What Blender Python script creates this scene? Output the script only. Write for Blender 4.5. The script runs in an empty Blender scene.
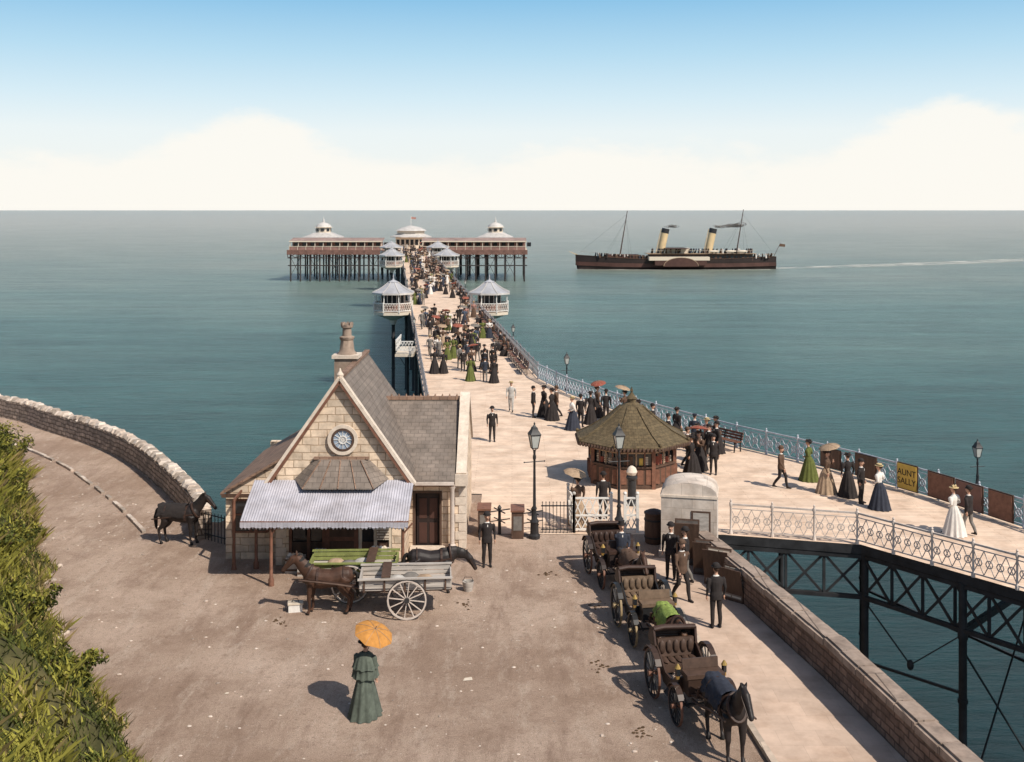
import bpy, bmesh, math, random
from math import sin, cos, pi, radians, sqrt, atan2, floor
from mathutils import Vector, Matrix, kdtree, noise
R = random.Random(11)
SC = bpy.context.scene
COL = SC.collection
SEA = -9.0

# ------------------------------------------------------------------ materials
def _n(nt, t, **kw):
    n = nt.nodes.new(t)
    for k, v in kw.items():
        setattr(n, k, v)
    return n
def base_mat(name):
    m = bpy.data.materials.new(name); m.use_nodes = True
    nt = m.node_tree; p = nt.nodes['Principled BSDF']
    return m, nt, p
def mul(c, k): return (min(c[0]*k, 1), min(c[1]*k, 1), min(c[2]*k, 1), 1)
def mat(name, c, rough=.8, var=.22, scale=4., bump=.15, bdist=.02, metal=0, brick=None, wob=0.0, spec=.3, stretch=None, c2=None, grime=0):
    m, nt, p = base_mat(name); L = nt.links
    p.inputs['Roughness'].default_value = rough
    p.inputs['Metallic'].default_value = metal
    p.inputs['Specular IOR Level'].default_value = spec
    tc = _n(nt, 'ShaderNodeTexCoord')
    src = tc.outputs['Object']
    if stretch:
        mp = _n(nt, 'ShaderNodeMapping'); mp.inputs['Scale'].default_value = stretch
        L.new(src, mp.inputs[0]); src = mp.outputs[0]
    nz = _n(nt, 'ShaderNodeTexNoise'); nz.inputs['Scale'].default_value = scale
    nz.inputs['Detail'].default_value = 6; nz.inputs['Roughness'].default_value = .65
    L.new(src, nz.inputs['Vector'])
    rp = _n(nt, 'ShaderNodeMapRange'); rp.inputs[1].default_value = .3; rp.inputs[2].default_value = .7
    L.new(nz.outputs['Fac'], rp.inputs[0])
    mx = _n(nt, 'ShaderNodeMix', data_type='RGBA'); L.new(rp.outputs[0], mx.inputs[0])
    mx.inputs[6].default_value = mul(c, 1-var)
    mx.inputs[7].default_value = mul(c2, 1) if c2 else mul(c, 1+var)
    col = mx.outputs[2]; hgt = nz.outputs['Fac']
    if brick:
        w, h, mort, mc, vb = brick
        uv = tc.outputs['UV']
        if wob:
            n2 = _n(nt, 'ShaderNodeTexNoise'); n2.inputs['Scale'].default_value = 2.3
            L.new(tc.outputs['UV'], n2.inputs['Vector'])
            va = _n(nt, 'ShaderNodeVectorMath', operation='MULTIPLY_ADD')
            L.new(n2.outputs['Color'], va.inputs[0]); va.inputs[1].default_value = (wob, wob, wob)
            L.new(uv, va.inputs[2]); uv = va.outputs[0]
        bk = _n(nt, 'ShaderNodeTexBrick'); L.new(uv, bk.inputs['Vector'])
        bk.inputs['Scale'].default_value = 1
        bk.inputs['Brick Width'].default_value = w; bk.inputs['Row Height'].default_value = h
        bk.inputs['Mortar Size'].default_value = mort; bk.inputs['Mortar Smooth'].default_value = .3
        bk.inputs['Color1'].default_value = (1-vb,)*3+(1,); bk.inputs['Color2'].default_value = (1+vb*.6, 1+vb*.5, 1+vb*.4, 1)
        bk.inputs['Mortar'].default_value = mul(mc, 1)
        mm = _n(nt, 'ShaderNodeMix', data_type='RGBA', blend_type='MULTIPLY'); mm.inputs[0].default_value = 1
        L.new(col, mm.inputs[6]); L.new(bk.outputs['Color'], mm.inputs[7]); col = mm.outputs[2]
        s = _n(nt, 'ShaderNodeMath', operation='SUBTRACT'); L.new(nz.outputs['Fac'], s.inputs[0]); L.new(bk.outputs['Fac'], s.inputs[1]); hgt = s.outputs[0]
    if grime:
        n3 = _n(nt, 'ShaderNodeTexNoise'); n3.inputs['Scale'].default_value = .8; n3.inputs['Detail'].default_value = 8; n3.inputs['Roughness'].default_value = .7
        L.new(tc.outputs['Object'], n3.inputs['Vector'])
        r3 = _n(nt, 'ShaderNodeMapRange'); r3.inputs[1].default_value = .45; r3.inputs[2].default_value = .75; r3.inputs[4].default_value = grime; L.new(n3.outputs['Fac'], r3.inputs[0])
        m3 = _n(nt, 'ShaderNodeMix', data_type='RGBA', blend_type='MULTIPLY'); L.new(r3.outputs[0], m3.inputs[0]); L.new(col, m3.inputs[6]); m3.inputs[7].default_value = (.48, .38, .30, 1); col = m3.outputs[2]
    L.new(col, p.inputs['Base Color'])
    if bump:
        bp = _n(nt, 'ShaderNodeBump'); bp.inputs['Strength'].default_value = bump; bp.inputs['Distance'].default_value = bdist
        L.new(hgt, bp.inputs['Height']); L.new(bp.outputs[0], p.inputs['Normal'])
    return m

WHITE = mat('white_paint', (.70, .67, .62), .5, .12, 6, .05)
CREAM = mat('cream_paint', (.62, .53, .42), .6, .15, 5, .05)
IRON = mat('dark_iron', (.028, .027, .028), .5, .3, 8, .1)
IRONB = mat('pier_iron', (.024, .025, .027), .6, .5, 2, .1)
RUSTY = mat('pier_iron_brown', (.17, .09, .07), .7, .4, 1, .1)
WOOD = mat('dark_wood', (.085, .05, .035), .6, .35, 6, .1, stretch=(1, 1, .2))
WOODR = mat('red_brown_wood', (.18, .085, .055), .6, .35, 5, .1)
FACADE = mat('pier_facade', (.25, .14, .115), .7, .35, .6, .1)
STONEL = mat('lodge_limestone', (.68, .55, .42), .9, .28, 3, .6, .03, brick=(.55, .25, .018, (.58, .52, .47), .26), wob=.07, grime=.5)
STONEC = mat('dressed_stone', (.64, .545, .45), .85, .18, 6, .2, grime=.4)
STONED = mat('sooty_stone', (.30, .23, .18), .9, .3, 3, .3, grime=.5)
RUBBLE = mat('rubble_wall', (.38, .305, .25), .95, .4, 3.5, .9, .05, brick=(.5, .2, .03, (.42, .4, .38), .35), wob=.22)
PARA = mat('parapet_masonry', (.22, .15, .115), .95, .35, 3, .9, .05, brick=(.42, .17, .022, (.5, .5, .5), .35), wob=.1, grime=.5)
COPE = mat('coping_stone', (.33, .255, .205), .9, .35, 3, .4, brick=(1.1, 5, .02, (.4, .4, .4), .12), grime=.5)
SLATE = mat('slate', (.20, .165, .14), .8, .25, 2.2, .25, .012, brick=(.28, .19, .012, (.62, .62, .62), .13), grime=.35)
TILE = mat('clay_tile', (.27, .175, .125), .8, .25, 2.2, .3, .015, brick=(.3, .2, .014, (.55, .5, .5), .18), grime=.4)
ZINC = mat('zinc', (.40, .39, .43), .6, .25, 1.5, .1, grime=.45)
SHING = mat('olive_shingles', (.13, .098, .055), .9, .35, 5, .4, brick=(.2, .16, .012, (.6, .6, .6), .2), grime=.5)
GLASS = mat('dark_glass', (.02, .022, .025), .12, .2, 2, 0, spec=.6)
DARK = mat('dark_interior', (.015, .012, .01), .9, .3, 2, 0)
WATCH = mat('window_blue', (.30, .36, .44), .3, .2, 5, 0)
KERB = mat('kerb_stone', (.48, .39, .31), .9, .2, 5, .3, brick=(.9, 3, .012, (.5, .5, .5), .12))
PAVE = mat('pavement', (.56, .42, .325), .95, .16, 1.3, .25, .01, brick=(.9, .7, .006, (.82, .82, .82), .06), grime=.5)
GREEN = mat('green_paint', (.20, .22, .07), .7, .3, 6, .1, grime=.4)
YELL = mat('yellow_board', (.55, .37, .08), .6, .15, 4, .05)
GREYW = mat('grey_boards', (.42, .38, .34), .85, .3, 5, .2, stretch=(.3, 3, 3), grime=.4)
LEATH = mat('leather', (.05, .028, .021), .5, .35, 5, .1)
HULL = mat('hull_paint', (.03, .02, .018), .6, .3, .3, 0)
HULLR = mat('hull_brown', (.075, .036, .028), .6, .3, .3, 0)
BUFF = mat('funnel_buff', (.62, .46, .26), .6, .12, .5, 0)
BRASS = mat('brass', (.5, .32, .1), .35, .2, 4, 0, metal=.6)
HORSEB = mat('horse_bay', (.065, .032, .02), .55, .4, 3, .1)
HORSED = mat('horse_black', (.022, .017, .016), .5, .4, 3, .1)
HORSEG = mat('horse_chestnut', (.10, .047, .025), .55, .35, 3, .1)
MANE = mat('horse_mane', (.012, .01, .009), .7, .3, 9, .2)
SKIN = mat('skin', (.50, .29, .20), .6, .08, 9, 0)
HAIR = mat('hair', (.05, .028, .018), .7, .3, 20, .2)
EYE = mat('eye', (.02, .015, .012), .3, .1, 5, 0)
LIP = mat('lip', (.32, .09, .07), .5, .1, 5, 0)
STRAW = mat('straw', (.55, .42, .22), .8, .15, 30, .2)
def cloth(n, c, v=.25): return mat('cloth_'+n, c, .9, v, 7, .15)
BLK = cloth('black', (.026, .021, .02)); NAVY = cloth('navy', (.03, .034, .048)); BRN = cloth('brown', (.10, .06, .04))
GRY = cloth('grey', (.16, .145, .13)); LGR = cloth('light_grey', (.40, .38, .35)); WHT = cloth('white', (.64, .60, .55), .12)
DGR = cloth('sage', (.085, .10, .08), .35); OLV = cloth('olive', (.10, .115, .03)); RED = cloth('red', (.26, .075, .05))
TAN = cloth('tan', (.34, .24, .16)); PNK = cloth('rose', (.32, .17, .14)); OCH = cloth('ochre', (.45, .205, .05)); BLU = cloth('blue', (.06, .08, .12))
BLANK = cloth('green_blanket', (.20, .26, .06), .5)

def road_mat():
    m, nt, p = base_mat('gravel_road'); L = nt.links
    tc = _n(nt, 'ShaderNodeTexCoord')
    def nz(s, d=6, r=.6, st=None, off=0):
        n = _n(nt, 'ShaderNodeTexNoise'); n.inputs['Scale'].default_value = s; n.inputs['Detail'].default_value = d; n.inputs['Roughness'].default_value = r
        mp = _n(nt, 'ShaderNodeMapping'); mp.inputs['Location'].default_value = (off, off, 0)
        if st: mp.inputs['Scale'].default_value = st; mp.inputs['Rotation'].default_value = (0, 0, radians(-24))
        L.new(tc.outputs['Object'], mp.inputs[0]); L.new(mp.outputs[0], n.inputs['Vector'])
        return n.outputs['Fac']
    def mr(f, a, b, c=0, d=1):
        r = _n(nt, 'ShaderNodeMapRange'); r.inputs[1].default_value = a; r.inputs[2].default_value = b; r.inputs[3].default_value = c; r.inputs[4].default_value = d
        L.new(f, r.inputs[0]); return r.outputs[0]
    def mix(f, a, b, bt='MIX'):
        x = _n(nt, 'ShaderNodeMix', data_type='RGBA', blend_type=bt)
        if isinstance(f, float): x.inputs[0].default_value = f
        else: L.new(f, x.inputs[0])
        for i, q in ((6, a), (7, b)):
            if isinstance(q, tuple): x.inputs[i].default_value = q
            else: L.new(q, x.inputs[i])
        return x.outputs[2]
    c = mix(mr(nz(.2, 5), .40, .60), (.51, .365, .275, 1), (.72, .545, .43, 1))
    c = mix(mr(nz(.55, 8, .7, None, 7), .48, .66, 0, .65), c, (.40, .275, .20, 1))
    c = mix(mr(nz(1.2, 8, .75, (1, .2, 1)), .50, .68, 0, .7), c, (.34, .225, .165, 1))
    c = mix(mr(nz(1.5, 8, .8, (1, .3, 1), 3), .52, .68, 0, .7), c, (.80, .65, .53, 1))
    c = mix(mr(nz(4, 8, .85, None, 5), .53, .66, 0, .6), c, (.28, .185, .135, 1))
    c = mix(mr(nz(9, 8, .85), .54, .66, 0, .75), c, (.22, .15, .11, 1))
    g = nz(38, 3, .8)
    c = mix(1.0, c, mix(mr(g, .35, .65), (.62, .60, .58, 1), (1.16, 1.16, 1.16, 1)), 'MULTIPLY')
    v = _n(nt, 'ShaderNodeTexVoronoi'); v.inputs['Scale'].default_value = 3.1; L.new(tc.outputs['Object'], v.inputs['Vector'])
    c = mix(mr(v.outputs['Distance'], .05, .075, .7, 0), c, (.74, .63, .53, 1))
    L.new(c, p.inputs['Base Color']); p.inputs['Roughness'].default_value = .95; p.inputs['Specular IOR Level'].default_value = .15
    ad = _n(nt, 'ShaderNodeMath', operation='ADD'); L.new(nz(5, 8, .8), ad.inputs[0]); L.new(g, ad.inputs[1])
    bp = _n(nt, 'ShaderNodeBump'); bp.inputs['Strength'].default_value = .9; bp.inputs['Distance'].default_value = .08
    L.new(ad.outputs[0], bp.inputs['Height']); L.new(bp.outputs[0], p.inputs['Normal'])
    return m
ROAD = road_mat()
DECK = mat('deck_planks', (.74, .565, .43), .85, .16, .9, .25, .01, brick=(3.2, .22, .010, (.68, .62, .56), .09), grime=.6)

def sea_mat():
    m, nt, p = base_mat('sea_water'); L = nt.links
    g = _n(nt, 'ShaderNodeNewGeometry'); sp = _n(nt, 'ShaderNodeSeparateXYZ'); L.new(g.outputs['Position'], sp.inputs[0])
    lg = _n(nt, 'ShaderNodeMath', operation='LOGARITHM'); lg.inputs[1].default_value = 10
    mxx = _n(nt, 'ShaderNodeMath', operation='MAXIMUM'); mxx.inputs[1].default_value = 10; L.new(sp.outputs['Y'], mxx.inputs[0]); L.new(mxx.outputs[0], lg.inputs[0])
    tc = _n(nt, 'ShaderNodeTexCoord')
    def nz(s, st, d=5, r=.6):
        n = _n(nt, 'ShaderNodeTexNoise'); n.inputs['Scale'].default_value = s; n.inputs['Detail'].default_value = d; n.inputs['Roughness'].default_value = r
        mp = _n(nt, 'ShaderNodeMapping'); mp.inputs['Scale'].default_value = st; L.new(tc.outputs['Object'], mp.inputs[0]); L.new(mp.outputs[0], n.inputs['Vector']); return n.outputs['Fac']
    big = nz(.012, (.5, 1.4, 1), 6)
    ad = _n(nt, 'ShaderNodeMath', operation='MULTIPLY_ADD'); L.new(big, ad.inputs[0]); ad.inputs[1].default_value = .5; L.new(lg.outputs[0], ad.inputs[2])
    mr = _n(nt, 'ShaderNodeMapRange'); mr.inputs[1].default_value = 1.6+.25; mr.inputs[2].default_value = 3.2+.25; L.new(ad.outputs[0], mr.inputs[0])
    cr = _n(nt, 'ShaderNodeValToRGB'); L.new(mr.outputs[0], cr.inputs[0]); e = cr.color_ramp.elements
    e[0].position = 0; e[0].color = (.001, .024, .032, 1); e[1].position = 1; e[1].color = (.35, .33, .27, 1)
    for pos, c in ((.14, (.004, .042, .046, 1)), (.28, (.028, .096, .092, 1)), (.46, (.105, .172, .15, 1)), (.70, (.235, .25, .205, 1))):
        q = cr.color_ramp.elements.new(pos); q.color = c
    rip = nz(.55, (.5, 1.7, 1), 8, .72); rip2 = nz(.09, (.4, 2.2, 1), 6, .65)
    av = _n(nt, 'ShaderNodeMath', operation='MULTIPLY_ADD'); L.new(rip2, av.inputs[0]); av.inputs[1].default_value = .9; L.new(rip, av.inputs[2])
    r2 = _n(nt, 'ShaderNodeMapRange'); r2.inputs[1].default_value = .65; r2.inputs[2].default_value = 1.25; r2.inputs[3].default_value = .5; r2.inputs[4].default_value = 1.5; L.new(av.outputs[0], r2.inputs[0])
    vm = _n(nt, 'ShaderNodeVectorMath', operation='SCALE'); L.new(cr.outputs[0], vm.inputs[0]); L.new(r2.outputs[0], vm.inputs['Scale'])
    L.new(vm.outputs[0], p.inputs['Base Color'])
    p.inputs['Roughness'].default_value = .3; p.inputs['IOR'].default_value = 1.33; p.inputs['Specular IOR Level'].default_value = .26
    p.inputs['Specular Tint'].default_value = (.94, 1, .94, 1)
    p.subsurface_method = 'BURLEY'; p.inputs['Subsurface Weight'].default_value = .85; p.inputs['Subsurface Radius'].default_value = (1, 1.2, 1.2); p.inputs['Subsurface Scale'].default_value = 7
    bp = _n(nt, 'ShaderNodeBump'); bp.inputs['Strength'].default_value = 1; bp.inputs['Distance'].default_value = .8
    L.new(rip, bp.inputs['Height']); L.new(bp.outputs[0], p.inputs['Normal'])
    return m
SEAM = sea_mat()
def grass_mat(name, a, b):
    m = mat(name, a, .9, .35, .8, .2, c2=b); return m
SOIL = mat('bank_soil', (.06, .065, .02), .95, .5, 1.5, .6, .08, c2=(.13, .11, .045))
GR1 = grass_mat('grass_dark', (.05, .062, .012), (.10, .115, .022))
GR2 = grass_mat('grass_light', (.20, .215, .03), (.36, .32, .06))
GR3 = grass_mat('grass_dry', (.24, .18, .07), (.38, .29, .12))

# ------------------------------------------------------------------ builder
class B:
    def __init__(s): s.v = []; s.f = []; s.m = []; s.mats = []; s.T = Matrix.Identity(4)
    def mi(s, m):
        if m not in s.mats: s.mats.append(m)
        return s.mats.index(m)
    def add(s, vs, fs, m):
        o = len(s.v); T = s.T
        s.v += [tuple(T @ Vector(p)) for p in vs]
        k = s.mi(m)
        for f in fs: s.f.append(tuple(i+o for i in f)); s.m.append(k)
    def box(s, c, sz, m, rz=0, ry=0):
        M = Matrix.Translation(c) @ Matrix.Rotation(rz, 4, 'Z') @ Matrix.Rotation(ry, 4, 'Y')
        vs = [M @ Vector((x*sz[0]/2, y*sz[1]/2, z*sz[2]/2)) for x in (-1, 1) for y in (-1, 1) for z in (-1, 1)]
        s.add(vs, [(0, 1, 3, 2), (4, 6, 7, 5), (0, 4, 5, 1), (2, 3, 7, 6), (0, 2, 6, 4), (1, 5, 7, 3)], m)
    def bx(s, x0, x1, y0, y1, z0, z1, m): s.box(((x0+x1)/2, (y0+y1)/2, (z0+z1)/2), (x1-x0, y1-y0, z1-z0), m)
    def beam(s, a, b, w, h, m):
        a = Vector(a); b = Vector(b); d = (b-a)
        if d.length < 1e-6: return
        d.normalize()
        u = d.cross(Vector((0, 0, 1)))
        if u.length < .05: u = Vector((1, 0, 0)) - d*d.x
        u.normalize(); w2 = u.cross(d)
        vs = []
        for p in (a, b):
            for i, j in ((-1, -1), (1, -1), (1, 1), (-1, 1)): vs.append(p+u*(i*w/2)+w2*(j*h/2))
        s.add(vs, [(3, 2, 1, 0), (4, 5, 6, 7), (0, 1, 5, 4), (1, 2, 6, 5), (2, 3, 7, 6), (3, 0, 4, 7)], m)
    def tube(s, pts, rad, m, n=8, side=None, cap=True):
        pts = [Vector(p) for p in pts]; N = len(pts)
        if not isinstance(rad, (list, tuple)): rad = [rad]*N
        vs = []; fs = []; pu = None
        for i, p in enumerate(pts):
            t = (pts[min(i+1, N-1)]-pts[max(i-1, 0)]).normalized()
            sd = Vector(side) if side else (pu if pu else (Vector((0, 1, 0)) if abs(t.y) < .9 else Vector((1, 0, 0))))
            u = (sd-t*sd.dot(t))
            if u.length < 1e-3: u = Vector((1, 0, 0))-t*t.x
            u.normalize(); pu = u; w = t.cross(u)
            r = rad[i]; ra, rb = (r if isinstance(r, (tuple, list)) else (r, r))
            for k in range(n):
                a = 2*pi*k/n; vs.append(p+u*(ra*cos(a))+w*(rb*sin(a)))
        for i in range(N-1):
            for k in range(n):
                a = i*n+k; b = i*n+(k+1) % n; fs.append((a, b, b+n, a+n))
        if cap: fs.append(tuple(range(n))[::-1]); fs.append(tuple(range((N-1)*n, N*n)))
        s.add(vs, fs, m)
    def lathe(s, c, prof, m, n=12, ph=0, flute=0, fk=8):
        c = Vector(c); vs = []; fs = []
        for r, z in prof:
            for k in range(n):
                a = 2*pi*k/n+ph; rr = r*(1+flute*cos(fk*a)); vs.append(c+Vector((rr*cos(a), rr*sin(a), z)))
        for i in range(len(prof)-1):
            for k in range(n):
                a = i*n+k; b = i*n+(k+1) % n; fs.append((a, b, b+n, a+n))
        fs.append(tuple(range(n))[::-1]); fs.append(tuple(range((len(prof)-1)*n, len(prof)*n)))
        s.add(vs, fs, m)
    def sph(s, c, r, m, n=10, q=6):
        if not isinstance(r, (tuple, list)): r = (r, r, r)
        vs = []; fs = []
        for i in range(q+1):
            th = pi*i/q if 0 < i < q else (0.02 if i == 0 else pi-.02)
            for k in range(n):
                a = 2*pi*k/n; vs.append((c[0]+r[0]*sin(th)*cos(a), c[1]+r[1]*sin(th)*sin(a), c[2]-r[2]*cos(th)))
        for i in range(q):
            for k in range(n):
                a = i*n+k; b = i*n+(k+1) % n; fs.append((a, b, b+n, a+n))
        fs.append(tuple(range(n))[::-1]); fs.append(tuple(range(q*n, q*n+n)))
        s.add(vs, fs, m)
    def prism(s, poly, z0, z1, m, mside=None):
        n = len(poly); vs = [(p[0], p[1], z0) for p in poly]+[(p[0], p[1], z1) for p in poly]
        s.add(vs, [tuple(range(n, 2*n))], m)
        s.add(vs, [tuple(range(n))[::-1]]+[(i, (i+1) % n, (i+1) % n+n, i+n) for i in range(n)], mside or m)
    def prismy(s, poly, y0, y1, m):
        n = len(poly); vs = [(p[0], y0, p[1]) for p in poly]+[(p[0], y1, p[1]) for p in poly]
        s.add(vs, [tuple(range(n)), tuple(range(n, 2*n))[::-1]]+[(i, i+n, (i+1) % n+n, (i+1) % n) for i in range(n)], m)
    def slab(s, vs, t, m):
        n = len(vs); w = [tuple(v) for v in vs]+[(v[0], v[1], v[2]-t) for v in vs]
        s.add(w, [tuple(range(n)), tuple(range(n, 2*n))[::-1]]+[(i, i+n, (i+1) % n+n, (i+1) % n) for i in range(n)], m)
    def ring(s, c, ro, ri, w, m, n=20, ax='y'):
        vs = []; fs = []
        for k in range(n):
            a = 2*pi*k/n
            for r, o in ((ro, -w/2), (ro, w/2), (ri, w/2), (ri, -w/2)):
                vs.append((c[0]+r*cos(a), c[1]+o, c[2]+r*sin(a)) if ax == 'y' else (c[0]+o, c[1]+r*cos(a), c[2]+r*sin(a)))
        for k in range(n):
            a = 4*k; b = 4*((k+1) % n)
            for i in range(4): j = (i+1) % 4; fs.append((a+i, a+j, b+j, b+i))
        s.add(vs, fs, m)
    def wheel(s, c, r, m, m2, ns=12):
        s.ring(c, r, r*.91, .05, m, 24); s.ring(c, r+.012, r-.005, .055, m2, 24)
        s.tube([(c[0], c[1]-.1, c[2]), (c[0], c[1]+.1, c[2])], r*.13, m2, 10)
        for k in range(ns):
            a = 2*pi*k/ns+.13; s.beam((c[0]+cos(a)*r*.1, c[1], c[2]+sin(a)*r*.1), (c[0]+cos(a)*r*.92, c[1], c[2]+sin(a)*r*.92), .026, .026, m)
    def mesh(s, name, ang=38, fixn=True):
        me = bpy.data.meshes.new(name); me.from_pydata(s.v, [], s.f)
        for m in s.mats: me.materials.append(m)
        me.polygons.foreach_set('material_index', s.m)
        if fixn:
            bm = bmesh.new(); bm.from_mesh(me); bmesh.ops.recalc_face_normals(bm, faces=bm.faces); bm.to_mesh(me); bm.free()
        uv = me.uv_layers.new(name='UVMap'); data = [0.0]*(2*len(me.loops))
        vco = [v.co for v in me.vertices]
        for p in me.polygons:
            n = p.normal
            if abs(n.z) > .98: u = Vector((1, 0, 0)); w = Vector((0, 1, 0))
            else: u = Vector((-n.y, n.x, 0)).normalized(); w = n.cross(u)
            for li in p.loop_indices:
                co = vco[me.loops[li].vertex_index]; data[2*li] = co.dot(u); data[2*li+1] = co.dot(w)
        uv.data.foreach_set('uv', data)
        me.polygons.foreach_set('use_smooth', [True]*len(me.polygons))
        me.set_sharp_from_angle(angle=radians(ang)); me.update()
        return me
    def obj(s, name, parent=None, **k):
        o = bpy.data.objects.new(name, s.mesh(name, **k)); COL.objects.link(o)
        if parent: o.parent = parent
        return o
def empty(name, loc=(0, 0, 0), rz=0):
    o = bpy.data.objects.new(name, None); o.empty_display_size = .3; COL.objects.link(o); o.location = loc; o.rotation_euler[2] = rz; return o
def inst(name, me, loc, rz=0, s=1):
    o = bpy.data.objects.new(name, me); COL.objects.link(o); o.location = loc; o.rotation_euler[2] = rz; o.scale = (s, s, s); return o

def fuse(b, voxel, it=3):
    """merge overlapping volumes into one continuous skin, keep part colours"""
    me = bpy.data.meshes.new('tmp'); me.from_pydata(b.v, [], b.f)
    bm = bmesh.new(); bm.from_mesh(me); bmesh.ops.recalc_face_normals(bm, faces=bm.faces); bm.to_mesh(me); bm.free()
    o = bpy.data.objects.new('tmp', me); COL.objects.link(o)
    r = o.modifiers.new('r', 'REMESH'); r.mode = 'VOXEL'; r.voxel_size = voxel
    sm = o.modifiers.new('s', 'SMOOTH'); sm.factor = .5; sm.iterations = it
    dg = bpy.context.evaluated_depsgraph_get(); ev = o.evaluated_get(dg)
    m2 = bpy.data.meshes.new_from_object(ev)
    kd = kdtree.KDTree(len(b.f)*1)
    for i, f in enumerate(b.f):
        c = Vector((0, 0, 0))
        for k in f: c += Vector(b.v[k])
        kd.insert(c/len(f), i)
    kd.balance()
    out = B(); out.mats = list(b.mats)
    out.v = [tuple(v.co) for v in m2.vertices]
    for p in m2.polygons:
        out.f.append(tuple(p.vertices)); out.m.append(b.m[kd.find(p.center)[1]])
    bpy.data.objects.remove(o); bpy.data.meshes.remove(me); bpy.data.meshes.remove(m2)
    return out

# ------------------------------------------------------------------ people
def hand(b, w, d, m):
    w = Vector(w); d = Vector(d).normalized(); sd = Vector((1, 0, 0)); sd = (sd-d*sd.dot(d)).normalized(); nn = d.cross(sd)
    for i, (o, l) in enumerate(((-.027, .055), (-.009, .068), (.009, .075), (.026, .066))):
        p0 = w+d*.075+sd*o; b.tube([p0, p0+d*l*.5+nn*.004, p0+d*l*.85+nn*.02, p0+d*l+nn*.03], [.009, .0085, .0075, .005], m, 5)
    p0 = w+d*.03+sd*.026; b.tube([p0, p0+sd*.025+d*.03, p0+sd*.03+d*.06], [.011, .010, .007], m, 5)
def parasol(b, base, top, r, m, m2=WOOD):
    base = Vector(base); top = Vector(top); b.tube([base, top+(top-base).normalized()*.08], .009, m2, 5)
    M = b.T.copy(); d = (top-base).normalized(); q = Vector((0, 0, 1)).rotation_difference(d).to_matrix().to_4x4()
    b.T = M @ Matrix.Translation(top) @ q
    vs = [(0, 0, 0)]; fs = []; n = 24
    rr = [(.25, -.02), (.55, -.09), (.82, -.2), (1, -.33)]
    for f, z in rr:
        for k in range(n):
            a = 2*pi*k/n; sc = 1-.06*abs(sin(4*a)) if f == 1 else 1; zz = z+(.03*abs(sin(4*a))*f)
            vs.append((r*f*sc*cos(a), r*f*sc*sin(a), zz*r))
    for k in range(n): fs.append((0, 1+k, 1+(k+1) % n))
    for i in range(3):
        for k in range(n): a = 1+i*n+k; c = 1+i*n+(k+1) % n; fs.append((a, a+n, c+n, c))
    b.add(vs, fs, m)
    for k in range(8):
        a = 2*pi*k/8; b.beam((0, 0, -.28*r), (r*.6*cos(a), r*.6*sin(a), -.12*r), .006, .006, IRON)
        pr = [(0, .006)]+[(f*r, z*r+.008) for f, z in rr]
        for (r0, z0), (r1, z1) in zip(pr, pr[1:]): b.beam((r0*cos(a), r0*sin(a), z0), (r1*cos(a), r1*sin(a), z1), .008, .006, TAN)
    b.T = M
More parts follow.
